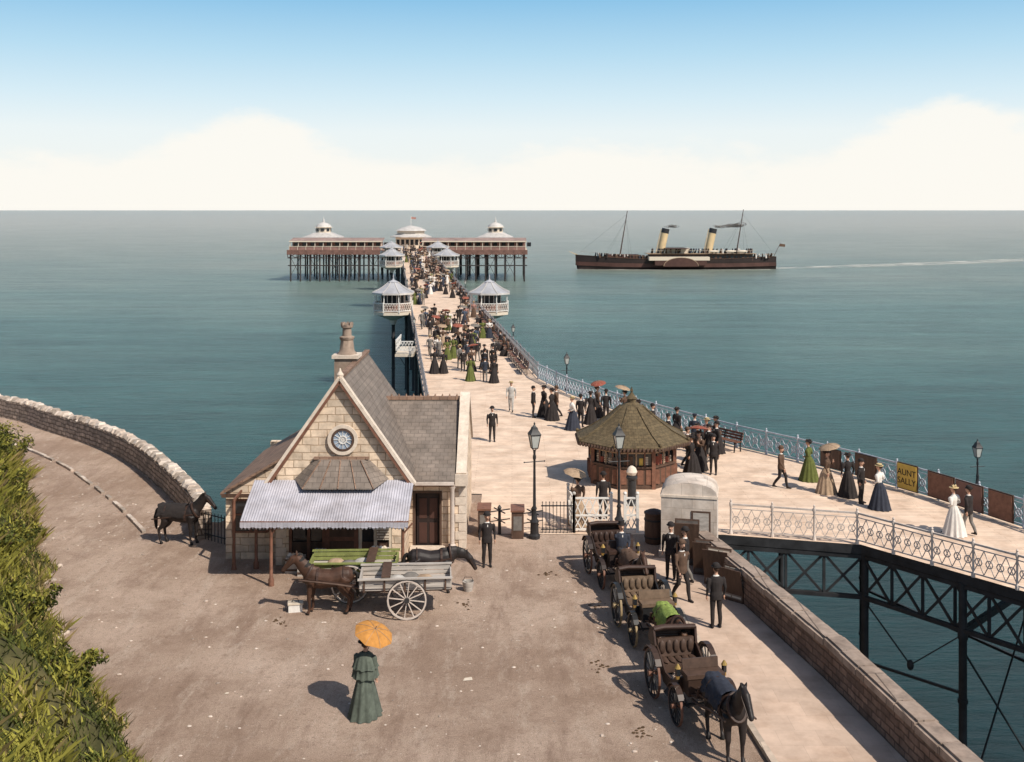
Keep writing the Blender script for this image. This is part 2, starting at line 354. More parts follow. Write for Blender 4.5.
def person(name, kind='m', coat=BLK, leg=BLK, hat='bowler', hatm=BLK, stride=0, sit=False, prop=None, pm=BLK, beard=False, cape=False, arm=0):
    b = B(); dz = -.44 if sit else 0
    def P(x, y, z): return (x, y, z+dz)
    man = kind == 'm'
    for s in (1, -1):
        if man:
            st = stride*s
            if sit: K = (.40, .11*s, .50); A = (.42, .11*s, .09); H = (0, .09*s, .92+dz)
            elif st > 0: H = (0, .09*s, .92); K = (.16*st+.02, .09*s, .5); A = (.24*st, .09*s, .09)
            elif st < 0: H = (0, .09*s, .92); K = (-.04, .1*s, .49); A = (.3*st, .1*s, .13)
            else: H = (0, .09*s, .92); K = (.015, .1*s, .5); A = (-.01, .11*s, .09)
            b.tube([H, ((H[0]+K[0])/2, (H[1]+K[1])/2, (H[2]+K[2])/2), K, ((K[0]+A[0])/2-.02, A[1], (K[2]+A[2])/2), A], [.095, .085, .065, .062, .048], leg, 10)
            b.tube([(A[0]-.05, A[1], A[2]-.045), (A[0]+.06, A[1], A[2]-.04), (A[0]+.18, A[1]+.015*s, A[2]-.06)], [(.038, .042), (.042, .04), (.03, .02)], BLK, 8, side=(0, 1, 0))
    if man:
        b.tube([P(0, 0, .80 if not sit else .84), P(0, 0, .92), P(0, 0, 1.03), P(0, 0, 1.16), P(.005, 0, 1.30), P(0, 0, 1.40), P(0, 0, 1.46)],
               [(.175, .14), (.18, .145), (.16, .125), (.17, .13), (.19, .135), (.165, .11), (.075, .07)], coat, 14, side=(0, 1, 0))
    else:
        b.tube([P(0, 0, .96), P(0, 0, 1.04), P(.005, 0, 1.12), P(.02, 0, 1.25), P(.0, 0, 1.37), P(0, 0, 1.44)],
               [(.14, .12), (.115, .10), (.13, .11), (.165, .14), (.155, .105), (.06, .055)], coat, 14, side=(0, 1, 0))
    b.tube([P(0, 0, 1.42), P(.01, 0, 1.56)], .05, SKIN, 8)
    b.tube([P(0, 0, 1.445), P(.003, 0, 1.485)], .06, WHT if man else coat, 10)
    b.sph(P(.015, 0, 1.635), (.092, .074, .115), SKIN, 14, 10); b.sph(P(.04, 0, 1.575), (.06, .052, .055), SKIN)
    b.tube([P(.10, 0, 1.655), P(.125, 0, 1.615), P(.105, 0, 1.605)], [.01, .02, .015], SKIN, 6)
    for s in (1, -1): b.sph(P(.0, .078*s, 1.625), (.02, .012, .03), SKIN, 6, 5)
    b.sph(P(-.022, 0, 1.665), (.092, .082, .10), HAIR, 12, 8)
    if not man: b.sph(P(-.10, 0, 1.66), (.055, .06, .055), HAIR)
    if beard: b.sph(P(.07, 0, 1.55), (.05, .055, .055), HAIR, 8, 6)
    hands = []
    for s in (1, -1):
        S = P(0, .185*s, 1.38)
        if prop in ('parasol',) and s == 1: E = P(.06, .27, 1.14); W = P(.22, .16, 1.24); D = (.1, -.3, 1)
        elif prop == 'cane' and s == 1: E = P(-.02, .27, 1.12); W = P(.2, .28, 1.0); D = (.6, 0, -.6)
        elif sit: E = P(.02, .25, 1.14); W = P(.24, .16, 1.02); D = (1, -.2, -.2)
        elif arm == 1: E = P(-.07, .29*s, 1.14); W = P(.12, .16*s, 1.03); D = (.6, -.7*s, 0)
        else:
            sw = -stride*s*.16; E = P(-.03+sw*.5, .255*s, 1.12); W = P(.05+sw, .25*s, .89); D = (.15+sw, 0, -1)
        big = 1 if man else (1.45 if not cape else 1.2)
        b.tube([S, (S[0], S[1]+.03*s, S[2]-.04), ((S[0]+E[0])/2, (S[1]+E[1])/2+.01*s, (S[2]+E[2])/2), E, ((W[0]+E[0])/2, (W[1]+E[1])/2, (W[2]+E[2])/2), W],
               [.06, .064*big, .056*big, .046, .038, .03], coat, 10)
        D = Vector(D).normalized(); Wv = Vector(W); b.tube([Wv, Wv+D*.05, Wv+D*.085], [.024, (.036), (.03)], SKIN, 8); hands.append((Wv, D))
    out = fuse(b, .0155, 2)
    for W, D in hands: hand(out, W, D, SKIN)
    for s in (1, -1): out.sph(P(.099, .03*s, 1.645), (.012, .014, .009), EYE, 6, 4)
    out.sph(P(.103, 0, 1.575), (.01, .025, .007), LIP, 6, 4)
    if man: out.tube([P(.105, -.035, 1.585), P(.118, 0, 1.594), P(.105, .035, 1.585)], [.006, .012, .006], HAIR, 6); out.box(P(.134, 0, 1.37), (.006, .03, .07), WHT)
    else:
        nn = 60; vs = []; fs = []
        if sit:
            prof = [(.30, .02, .36), (.30, .25, .35), (.26, .44, .30), (.2, .56, .06), (.13, .66, 0)]
        else: prof = [(.40, .015, 0), (.385, .06, 0), (.33, .3, -.01), (.26, .6, -.015), (.20, .83, -.02), (.155, .95, -.01), (.125, 1.03, 0), (.11, 1.06, 0)]
        for i, (r, z, ox) in enumerate(prof):
            am = .085*(1-i/len(prof))
            for k in range(nn):
                a = 2*pi*k/nn; rr = r*(1+am*sin(12*a+.6*sin(3*a))+.02*sin(5*a+1)); bk = -.07*max(0, -cos(a))*(1-i/len(prof)) if not sit else 0
                vs.append((rr*cos(a)+ox+bk, rr*sin(a)*.95, z))
        for i in range(len(prof)-1):
            for k in range(nn): a = i*nn+k; c = i*nn+(k+1) % nn; fs.append((a, c, c+nn, a+nn))
        fs.append(tuple(range(nn))[::-1]); out.add(vs, fs, leg)
        for s in (1, -1): out.tube([(.33, .08*s, .035), (.43, .08*s, .025)], [.04, .022], BLK, 6)
    if cape:
        vs = []; fs = []; nn = 56; prof = [(.085, 1.47), (.16, 1.42), (.235, 1.32), (.285, 1.16), (.31, 1.12), (.30, 1.115), (.27, 1.12), (.29, 1.0), (.315, .90), (.30, .90), (.2, 1.0)]
        for i, (r, z) in enumerate(prof):
            am = .0 if i < 2 else .05
            for k in range(nn): a = 2*pi*k/nn; rr = r*(1+am*sin(14*a)+.02*sin(5*a)); vs.append((rr*cos(a)*.9, rr*sin(a), z+.015*sin(9*a)*(i > 2)))
        for i in range(len(prof)-1):
            for k in range(nn): a = i*nn+k; c = i*nn+(k+1) % nn; fs.append((a, c, c+nn, a+nn))
        out.add(vs, fs, coat)
    hz = 1.70+dz
    if hat == 'bowler': out.lathe((-.005, 0, hz), [(.10, -.01), (.135, .0), (.14, .015), (.104, .012), (.104, .05), (.09, .085), (.055, .108), (.01, .114)], hatm, 18)
    elif hat == 'boater': out.lathe((-.005, 0, hz), [(.09, -.01), (.165, .0), (.165, .012), (.103, .012), (.103, .035)], hatm, 18); out.lathe((-.005, 0, hz), [(.105, .013), (.105, .045)], BLK, 18); out.lathe((-.005, 0, hz), [(.102, .045), (.10, .08), (.01, .082)], hatm, 18)
    elif hat == 'top': out.lathe((-.005, 0, hz), [(.10, -.01), (.14, .0), (.145, .015), (.10, .012), (.095, .08), (.10, .12), (.01, .122)], hatm, 18)
    elif hat == 'cap': out.lathe((-.01, 0, hz), [(.10, -.02), (.105, .03), (.125, .045), (.115, .065), (.01, .075)], hatm, 16); out.sph((.1, 0, hz-.005), (.06, .06, .008), hatm)
    elif hat == 'bonnet':
        out.lathe((-.01, 0, hz), [(.1, -.02), (.17, .0), (.17, .012), (.1, .02), (.09, .07), (.01, .08)], hatm, 18)
        for k in range(7): a = k*.9; out.sph((-.01+.09*cos(a), .09*sin(a), hz+.05+.02*(k % 2)), .035, (hatm, BRN, hatm)[k % 3], 6, 4)
    if prop == 'parasol':
        W, D = hands[0]; h = W+D*.06
        if cape: parasol(out, (h.x+.03, h.y, h.z-.16), (h.x-.14, h.y-.36, 1.98), .47, pm)
        else: parasol(out, (h.x+.03, h.y, h.z-.16), (h.x-.16, h.y-.10, 2.02), .45, pm)
    if prop == 'cane':
        W, D = hands[0]; h = W+D*.08; out.tube([(h.x, h.y, h.z+.02), (h.x+.1, h.y, .01)], .011, WOOD, 6); out.sph((h.x, h.y, h.z+.02), .02, BRASS, 6, 4)
    return out.mesh(name, 50)

MEN = [person('man', 'm', BLK, BLK, 'bowler', BLK, 0), person('man', 'm', NAVY, GRY, 'cap', NAVY, .9, prop='cane'), person('man', 'm', BRN, BLK, 'bowler', BRN, 1, beard=True),
       person('man', 'm', GRY, GRY, 'boater', STRAW, .8), person('man', 'm', BLK, GRY, 'bowler', BLK, .7, beard=True), person('man', 'm', LGR, LGR, 'boater', STRAW, .6)]
WOM = [person('woman', 'w', BLK, BLK, 'bonnet', BLK), person('woman', 'w', WHT, NAVY, 'boater', STRAW, arm=1), person('woman', 'w', WHT, WHT, 'bonnet', STRAW, arm=1),
       person('woman', 'w', BRN, BLK, 'bonnet', BRN, prop='parasol', pm=RED), person('woman', 'w', OLV, OLV, 'bonnet', BLK, arm=1), person('woman', 'w', BRN, TAN, 'bonnet', BLK, prop='parasol', pm=TAN),
       person('woman', 'w', PNK, BRN, 'boater', STRAW), person('woman', 'w', BLU, NAVY, 'bonnet', BLK, prop='parasol', pm=GRY)]
SITM = person('man', 'm', BLK, GRY, 'bowler', BLK, sit=True); SITW = person('woman', 'w', BRN, BLK, 'bonnet', BLK, sit=True); SITC = person('man', 'm', NAVY, BLK, 'top', BLK, sit=True)
LADY = person('woman', 'w', DGR, DGR, 'bonnet', BLK, prop='parasol', pm=OCH, cape=True)
def put(me, x, y, rz, s=1, z=.012): return inst(me.name.split('.')[0], me, (x, y, z), radians(rz), s)

# ------------------------------------------------------------------ horse
def horse(name, m, down=0, blanket=None, harness=True):
    b = B()
    b.tube([(-.80, 0, 1.20), (-.68, 0, 1.18), (-.45, 0, 1.15), (-.1, 0, 1.08), (.22, 0, 1.07), (.48, 0, 1.12), (.66, 0, 1.17), (.76, 0, 1.17)],
           [(.10, .12), (.23, .25), (.27, .29), (.29, .28), (.27, .31), (.24, .31), (.18, .24), (.08, .12)], m, 14, side=(0, 1, 0))
    b.sph((.38, 0, 1.32), (.2, .09, .14), m)
    if down: nk = [(.55, 0, 1.25), (.85, 0, 1.28), (1.1, 0, 1.2), (1.2, 0, 1.13)]; hd = [(1.15, 0, 1.18), (1.24, 0, 1.07), (1.36, 0, .87), (1.43, 0, .73), (1.45, 0, .68)]
    else: nk = [(.52, 0, 1.25), (.76, 0, 1.45), (.93, 0, 1.66), (1.0, 0, 1.76)]; hd = [(.96, 0, 1.78), (1.08, 0, 1.70), (1.26, 0, 1.50), (1.38, 0, 1.36), (1.41, 0, 1.32)]
    b.tube(nk, [(.13, .26), (.10, .19), (.085, .145), (.08, .12)], m, 12, side=(0, 1, 0))
    b.tube(hd, [(.075, .10), (.095, .125), (.065, .085), (.06, .07), (.045, .05)], m, 12, side=(0, 1, 0))
    for s in (1, -1):
        e = Vector(hd[0]); b.tube([e+Vector((.0, .05*s, .05)), e+Vector((.01, .065*s, .13)), e+Vector((.02, .06*s, .2))], [.035, .03, .008], m, 6)
        o = .04*s
        b.tube([(.50, .14*s, 1.05), (.50+o, .16*s, .82), (.53+o, .15*s, .46), (.51+o, .15*s, .40), (.51+o, .15*s, .16), (.54+o, .15*s, .09), (.55+o, .15*s, .07)], [.15, .10, .062, .052, .040, .052, .05], m, 10)
        b.tube([(.555+o, .15*s, .075), (.575+o, .15*s, .0)], [.055, .07], MANE, 8)
        b.tube([(-.56, .13*s, 1.12), (-.46+o, .16*s, .86), (-.58+o, .15*s, .66), (-.72+o, .15*s, .52), (-.71+o, .15*s, .44), (-.67+o, .15*s, .17), (-.63+o, .15*s, .09)], [.22, .155, .095, .062, .055, .042, .052], m, 10)
        b.tube([(-.63+o, .15*s, .08), (-.60+o, .15*s, .0)], [.055, .07], MANE, 8)
    b.tube([(-.80, 0, 1.30), (-.90, 0, 1.22), (-.95, 0, .95), (-.93, 0, .6), (-.91, 0, .48)], [.05, .055, .085, .06, .02], MANE, 8)
    mp = [Vector(p)+Vector((-.07, 0, .13)) for p in nk]; b.tube(mp, [(.03, .09), (.03, .09), (.03, .08), (.03, .06)], MANE, 8, side=(0, 1, 0))
    out = fuse(b, .024, 3)
    e = Vector(hd[1])
    for s in (1, -1): out.sph((e.x-.005, .09*s, e.z+.02), .018, EYE, 6, 4)
    if harness:
        for x, w in ((.30, .07), (-.5, .04)):
            pts = [(x, (.30 if x > 0 else .285)*cos(a), (1.08 if x > 0 else 1.15)+(.33 if x > 0 else .31)*sin(a)) for a in [pi*k/8*1.0-.3 for k in range(11)]]
            for p, q in zip(pts, pts[1:]): out.beam(p, q, w, .02, LEATH)
        n = 18
        pts = [(0.0, .20*cos(2*pi*k/n), .29*sin(2*pi*k/n)) for k in range(n+1)]
        out.T = Matrix.Translation((.60, 0, 1.25)) @ Matrix.Rotation(radians(-28 if not down else -5), 4, 'Y')
        out.tube(pts, .04, LEATH, 6, cap=False); out.T = Matrix.Identity(4)
        for s in (1, -1):
            out.beam((.6, .24*s, 1.15), (-.95, .36*s, .95), .02, .04, LEATH)
            h0 = Vector(hd[1]); h2 = Vector(hd[3]); out.beam(h0+Vector((0, .10*s, 0)), h2+Vector((0, .065*s, 0)), .012, .025, LEATH)
    if blanket:
        vs = []; fs = []; nx = 14; ny = 20
        for i in range(nx+1):
            x = -.78+1.08*i/nx
            for j in range(ny+1):
                lo = -.35+.12*sin(i*1.1); a = lo+(pi-2*lo)*j/ny; r = .335+.018*sin(i*1.6+j*1.7)+.012*sin(i*.7-j*2.3)
                vs.append((x+.03*sin(j*.9), (r-.03)*cos(a)*(1.05 if sin(a) < 0 else 1), 1.11+r*sin(a)+(.03 if sin(a) > .7 else 0)))
        for i in range(nx):
            for j in range(ny): a = i*(ny+1)+j; fs.append((a, a+1, a+ny+2, a+ny+1))
        out.add(vs, fs, blanket)
    return out.mesh(name, 60)
H_BAY = horse('horse', HORSEB, 0); H_BLK = horse('horse', HORSED, 0, NAVY); H_GRN = horse('horse', HORSEG, 1, BLANK); H_DWN = horse('horse', HORSED, 1); H_BRN = horse('horse', HORSEB, 0, BRN); H_LFT = horse('horse', HORSED, 0, BLK)

# ------------------------------------------------------------------ carriage
def carriage(body=HULL, seat=LEATH, trim=WOODR):
    b = B()
    for x, r, y in ((-.72, .56, .70), (.78, .43, .64)):
        for s in (1, -1): b.wheel((x, y*s, r), r, IRON, trim, 14)
        b.tube([(x, -y, r), (x, y, r)], .03, IRON, 6)
        for s in (1, -1):
            pts = [(x-.35, .45*s, r+.10), (x, .45*s, r+.03), (x+.35, .45*s, r+.10)]; b.tube(pts, .022, IRON, 6)
            pts = [(x-.35, .45*s, r+.10), (x, .45*s, r+.19), (x+.35, .45*s, r+.10)]; b.tube(pts, .022, IRON, 6)
    b.tube([(-.72, 0, .6), (-.3, 0, .5), (.78, 0, .52)], .03, IRON, 6)
    prof = [(-1.18, 1.12), (-1.16, .86), (-.98, .68), (-.6, .60), (-.45, .45), (.18, .45), (.30, .60), (.5, .66), (.60, .90), (.56, 1.0), (.40, .92), (.2, .74), (-.3, .74), (-.62, .95), (-.9, 1.1)]
    for s in (1, -1): b.prismy(prof, .50*s-.02, .50*s+.02, body)
    b.bx(-.45, .2, -.48, .48, .45, .49, WOOD); b.box((-1.14, 0, .98), (.05, .96, .34), body, ry=-.1); b.box((.55, 0, .84), (.05, .96, .30), body, ry=.2)
    b.bx(-1.08, -.52, -.47, .47, .62, .80, seat); b.box((-1.06, 0, 1.02), (.12, .92, .42), seat, ry=-.15); b.bx(.24, .50, -.47, .47, .60, .76, seat)
    for k in range(5): b.sph((-.98, -.36+.18*k, 1.05), (.05, .085, .17), seat, 8, 5); b.sph((-.78, -.36+.18*k, .82), (.24, .085, .04), seat, 8, 5)
    for k in range(7):
        a = radians(4+k*12); p = [(-1.02-.42*cos(a), .54*c, 1.12+.34*sin(a)) for c in (-1, 1)]
        b.beam((-1.0, -.52, 1.02), p[0], .05, .06, LEATH); b.beam((-1.0, .52, 1.02), p[1], .05, .06, LEATH); b.tube([p[0], ((p[0][0]-.05), -.25, p[0][2]+.02), ((p[0][0]-.03), .25, p[0][2]+.0), p[1]], .06, LEATH, 8)
    b.bx(.62, 1.02, -.42, .42, .70, 1.10, body); b.bx(.60, 1.04, -.45, .45, 1.10, 1.19, seat); b.box((.62, 0, 1.30), (.05, .86, .22), seat, ry=-.15)
    b.box((1.22, 0, .80), (.44, .74, .03), WOOD, ry=-.25); b.box((1.44, 0, .98), (.03, .74, .32), LEATH, ry=.35)
    for s in (1, -1):
        b.tube([(.95, .3*s, .62), (1.4, .36*s, .72), (2.2, .37*s, .95), (3.0, .34*s, 1.05)], [.03, .03, .028, .022], WOOD, 6)
        b.tube([(.70, .56*s, 1.0), (.70, .56*s, 1.08)], .05, BRASS, 8); b.tube([(.70, .56*s, 1.08), (.70, .56*s, 1.24)], .065, GLASS, 6); b.lathe((.70, .56*s, 1.24), [(.075, 0), (.04, .06), (.02, .1)], BRASS, 8)
        for x, r, y in ((-.72, .56, .70), (.78, .43, .64)):
            pts = [(x+(r+.06)*cos(a), y*s, r+(r+.06)*sin(a)) for a in [radians(35+k*16) for k in range(8)]]
            for p, q in zip(pts, pts[1:]): b.beam(p, q, .14, .015, body)
        b.beam((.0, .52*s, .45), (.0, .62*s, .36), .22, .03, IRON)
    return b.mesh('carriage', 35)
CARR = [carriage(HULL, LEATH), carriage(mat('carriage_black', (.022, .022, .022), .35, .2, 4, 0), mat('seat_tan', (.15, .10, .065), .7, .3, 5, .1), mat('wheel_yellow', (.30, .22, .12), .6, .2, 5, 0)),
        carriage(mat('carriage_brown', (.05, .03, .022), .4, .2, 4, 0), mat('seat_brown', (.075, .045, .032), .6, .3, 5, .1))]

# ------------------------------------------------------------------ GROUND
coast = [(-90, 105), (-48, 76.5), (-29.3, 63), (-24.5, 58.6), (-20.4, 54.5), (-17.4, 50.8), (-14.9, 47), (-13, 43.8), (-11.7, 41.3), (-10.9, 41.2), (-10.4, 45), (-1.25, 45.2), (-1.25, 40.0), (6.6, 40.0), (6.9, 37)]
wallp = [(6.25, 36.2), (7.0, 32.5), (7.95, 27.2), (8.95, 20), (10.5, 11), (15, -12)]
b = B(); poly = coast+[(p[0]+.3, p[1]) for p in wallp]+[(15, -60), (-90, -60)]
b.prism(poly, -9.6, 0.0, ROAD, RUBBLE); b.obj('ground')
wl = [(5.95, 36.6), (6.78, 32.5), (7.73, 27.2), (8.73, 20), (10.3, 11), (14.6, -10)]
kl = [(4.35, 36.6), (4.85, 31.5), (5.25, 25.6), (5.7, 20), (6.9, 10), (9, -10)]
b = B(); b.prism([(x+.13, y) for x, y in kl]+wl[::-1], .0-.1, .115, PAVE); b.obj('pavement')
b = B()
for p, q in zip(kl, kl[1:]):
    n = int((Vector(q)-Vector(p)).length/.9)
    for i in range(n):
        a = Vector(p).lerp(Vector(q), i/n); c = Vector(p).lerp(Vector(q), (i+.985)/n); z = .03+R.uniform(-.008, .008)
        b.beam((a.x+.06, a.y, z), (c.x+.06, c.y, z), .15, .18, KERB)
b.obj('kerb')
b = B()
for p, q in zip(wallp, wallp[1:]):
    a = Vector((p[0], p[1], 0)); c = Vector((q[0], q[1], 0)); b.beam(a+Vector((0, 0, .45)), c+Vector((0, 0, .45)), .42, 1.0, PARA)
    n = max(1, int((c-a).length/.85))
    for i in range(n):
        s = a.lerp(c, i/n); e = a.lerp(c, (i+.97)/n); z = 1.03+R.uniform(-.02, .02); o = Vector((R.uniform(-.015, .015), 0, 0))
        b.beam(s+o+Vector((0, 0, z)), e+o+Vector((0, 0, z+R.uniform(-.01, .01))), .54, .16, COPE); b.beam(s+o+Vector((0, 0, z+.1)), e+o+Vector((0, 0, z+.1)), .38, .06, COPE)
b.obj('parapet_wall')
def smooth_line(pts, step):
    out = []
    n = len(pts)
    for i in range(n-1):
        p0 = Vector(pts[max(i-1, 0)]); p1 = Vector(pts[i]); p2 = Vector(pts[i+1]); p3 = Vector(pts[min(i+2, n-1)])
        k = max(1, int((p2-p1).length/step))
        for j in range(k):
            t = j/k; out.append(.5*((2*p1)+(p2-p0)*t+(2*p0-5*p1+4*p2-p3)*t*t+(3*p1-p0-3*p2+p3)*t**3))
    out.append(Vector(pts[-1])); return out
cw = smooth_line([(-48, 76), (-29.2, 62.7), (-24.4, 58.3), (-20.2, 54.2), (-17.2, 50.5), (-14.8, 46.7), (-12.9, 43.4), (-11.5, 40.7), (-11.0, 39.2)], 1.2)
b = B()
for p, q in zip(cw, cw[1:]):
    b.beam((p.x, p.y, .40), (q.x, q.y, .40), .55, 1.1, RUBBLE)
stn = [mat('wall_stone_a', (.48, .39, .32), .95, .3, 6, .5), mat('wall_stone_b', (.33, .27, .22), .95, .3, 6, .5), mat('wall_stone_c', (.60, .51, .43), .95, .25, 6, .5)]
for p, q in zip(cw, cw[1:]):
    n = int((q-p).length/.2); d = (q-p).normalized(); ang = atan2(d.y, d.x)
    for i in range(n):
        a = p.lerp(q, (i+.5)/n); h = R.uniform(.16, .32)
        b.T = Matrix.Translation((a.x, a.y, .95+h/2-.03)) @ Matrix.Rotation(ang+R.uniform(-.15, .15), 4, 'Z') @ Matrix.Rotation(R.uniform(-.2, .2), 4, 'Y')
        b.lathe((0, 0, 0), [(.26*R.uniform(.8, 1.1), -h/2), (.31, 0), (.2, h/2)], R.choice(stn), 5, R.uniform(0, 6))
b.T = Matrix.Identity(4); b.obj('stone_wall')
b = B(); ke = smooth_line([(-33, 62), (-28.5, 58), (-24.3, 54.3), (-20.7, 50.5), (-18.2, 47.2), (-16.2, 44.4), (-14.4, 41.6), (-13.3, 39.8)], .5)
for p, q in zip(ke, ke[1:]):
    if R.random() < .1: continue
    q2 = p.lerp(q, .93); z = .0+R.uniform(0, .03); b.beam((p.x, p.y, z), (q2.x, q2.y, z), .14, .16, R.choice(stn))
b.obj('path_edging')
b = B()
for i in range(700):
    y = R.uniform(21, 52); x = R.uniform(-.46*y, 4) if y < 38 else R.uniform(-.46*y, -11.5)
    if y > 38 and x > -12 - (y-40)*.75: continue
    r = R.uniform(.012, .04)*(1.6 if R.random() < .06 else 1); b.sph((x, y, r*.2), (r*R.uniform(.8, 1.6), r, r*.55), R.choice(stn), 6, 4)
b.obj('pebbles')
DUNG = mat('horse_dung', (.09, .055, .03), .95, .4, 20, .5); b = B()
for cx, cy in ((2.2, 28.3), (2.5, 32.6), (-6.6, 31.2), (-1.3, 32.6), (1.2, 35.4), (2.9, 24.6)):
    for i in range(14): x = cx+R.gauss(0, .13); y = cy+R.gauss(0, .16); r = R.uniform(.015, .04); b.sph((x, y, r*.3), (r*1.3, r, r*.6), DUNG, 6, 4)
b.obj('horse_dung')
b = B()
for x, y, s in ((-1.1, 27.4, .12), (-6.9, 26.6, .05), (1.2, 30.8, .04)):
    b.add([(x-s, y-s*.7, .01), (x+s, y-s*.4, .012), (x+s*.8, y+s*.8, .03), (x-s*.7, y+s*.6, .014)], [(0, 1, 2, 3)], CREAM)
b.obj('paper_scraps')

# ------------------------------------------------------------------ SEA
b = B(); S = 60000
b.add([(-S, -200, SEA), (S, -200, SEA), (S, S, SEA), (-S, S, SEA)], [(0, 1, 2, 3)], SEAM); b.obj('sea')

# ------------------------------------------------------------------ GRASS BANK
ft = smooth_line([(-3, 12), (-5.4, 18), (-8.0, 23.3), (-9.7, 25.9), (-11.4, 28.4), (-13.7, 32.3), (-15.5, 36), (-17.1, 39.3), (-19.9, 45), (-21.8, 48.5), (-23.8, 52)], .6)
def bank(t, d):
    i = min(int(t), len(ft)-2); p = ft[i].lerp(ft[i+1], t-i); dr = (ft[i+1]-ft[i]).normalized(); nx, ny = -dr.y, dr.x
    jig = .8*noise.noise(Vector((t*.28, 0, 3)))+.4*noise.noise(Vector((t*.9, 0, 5)))
    z = (d*1.25 if d < 4 else 5.0+(d-4)*.7)+.7*noise.noise(Vector((t*.4, d*.8, 1)))*min(1, d)+.3*noise.noise(Vector((t*1.2, d*2, 1)))*min(1, d)-.04
    if t > len(ft)-5: z *= max(0, (len(ft)-1-t)/5)**.6
    return Vector((p.x+nx*(d+jig), p.y+ny*(d+jig), max(z, -.02)))
b = B(); vs = []; fs = []; nd = 30; nt_ = len(ft)*3-3
for i in range(nt_+1):
    for j in range(nd+1): vs.append(bank(i/3, (j/nd)**1.5*18))
for i in range(nt_):
    for j in range(nd): a = i*(nd+1)+j; fs.append((a, a+1, a+nd+2, a+nd+1))
b.add(vs, fs, SOIL); b.obj('hillside')
b = B()
for i in range(85000):
    t = R.uniform(2, len(ft)-1.2); d = abs(R.gauss(0, 2.6))-.25
    if d > 6.5: continue
    clump = noise.noise(Vector((t*.6, d*1.2, 9)))+.5*noise.noise(Vector((t*1.7, d*3, 2)))
    if clump < -.35 and R.random() < .4: continue
    if d < .3 and R.random() < .5: continue
    p = bank(t, max(d, 0)); p.x += R.uniform(-.15, .15); h = R.uniform(.08, .26)*(1+1.8*max(0, clump))*(1.3 if t > 45 else 1); a = R.uniform(0, 6.28); w = R.uniform(.008, .028); ln = R.uniform(.2, 1.3)*h
    u = Vector((cos(a), sin(a), 0))*w; l = Vector((cos(a+1.3), sin(a+1.3), 0))*ln
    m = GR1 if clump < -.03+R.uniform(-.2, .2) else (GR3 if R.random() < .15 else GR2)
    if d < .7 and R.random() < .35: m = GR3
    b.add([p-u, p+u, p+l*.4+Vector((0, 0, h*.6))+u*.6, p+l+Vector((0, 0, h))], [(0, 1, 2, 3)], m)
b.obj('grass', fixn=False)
def shrub(x, y, z, r, n, name='shrub'):
    b = B()
    for k in range(7): a = R.uniform(0, 6.28); e = Vector((cos(a)*r*.6, sin(a)*r*.6, r*R.uniform(.7, 1.3))); b.tube([(0, 0, 0), e*.5+Vector((0, 0, .05)), e], [.03, .02, .006], WOOD, 5)
    cl = [(Vector((R.gauss(0, .5)*r, R.gauss(0, .5)*r, r*R.uniform(.1, 1.25))), R.uniform(.18, .42)*r) for _ in range(16)]
    for i in range(n):
        c, rr = R.choice(cl); v = Vector((R.gauss(0, 1), R.gauss(0, 1), R.gauss(0, 1))).normalized()*rr*R.uniform(.5, 1.1); p = c+v
        a = Vector((R.gauss(0, 1), R.gauss(0, 1), R.gauss(0, 1))).normalized()*.06; q = a.cross(Vector((R.random(), R.random(), R.random()))).normalized()*.035
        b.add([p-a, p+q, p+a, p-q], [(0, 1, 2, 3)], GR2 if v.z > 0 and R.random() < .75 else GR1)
    o = b.obj(name, fixn=False); o.location = (x, y, z)
NF = len(ft)
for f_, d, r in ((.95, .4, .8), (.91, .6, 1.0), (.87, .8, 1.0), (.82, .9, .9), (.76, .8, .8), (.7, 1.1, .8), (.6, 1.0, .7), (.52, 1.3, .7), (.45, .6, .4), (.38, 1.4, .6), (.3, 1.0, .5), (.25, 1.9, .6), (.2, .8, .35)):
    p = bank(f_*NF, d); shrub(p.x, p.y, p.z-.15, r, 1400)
b = B()
for i in range(90):
    t = R.uniform(8, NF*.6); p = bank(t, R.uniform(-.25, .25)); r = R.uniform(.04, .15); b.sph((p.x, p.y, r*.25), (r*R.uniform(.8, 1.3), r, r*.6), R.choice(stn[:2]), 7, 5)
b.obj('rocks')

# ------------------------------------------------------------------ PIER
def XL(y): return -5.4-.108*(y-67.7)
outer = [(28.5, 14), (24.2, 26), (21.2, 34), (18.9, 40.4), (17.3, 44.4), (15.3, 48.2), (13.4, 51.2), (11.2, 54.3), (8.9, 58.5), (6.2, 63.7), (3.6, 70), (1.9, 76)]
inner = [(7.6, 39.6), (12.2, 38.4), (15.7, 33.7), (19.2, 28), (24, 14)]
far = 322
W_ = 7.9
deckp = [(-1.24, 39.7)]+inner+outer+[(XL(far)+W_, far), (XL(far), far), (XL(46), 46), (XL(46), 45.3), (-1.24, 45.3)]
b = B(); b.prism(deckp, -.32, .012, DECK, IRONB); pd = b.obj('pier_deck')

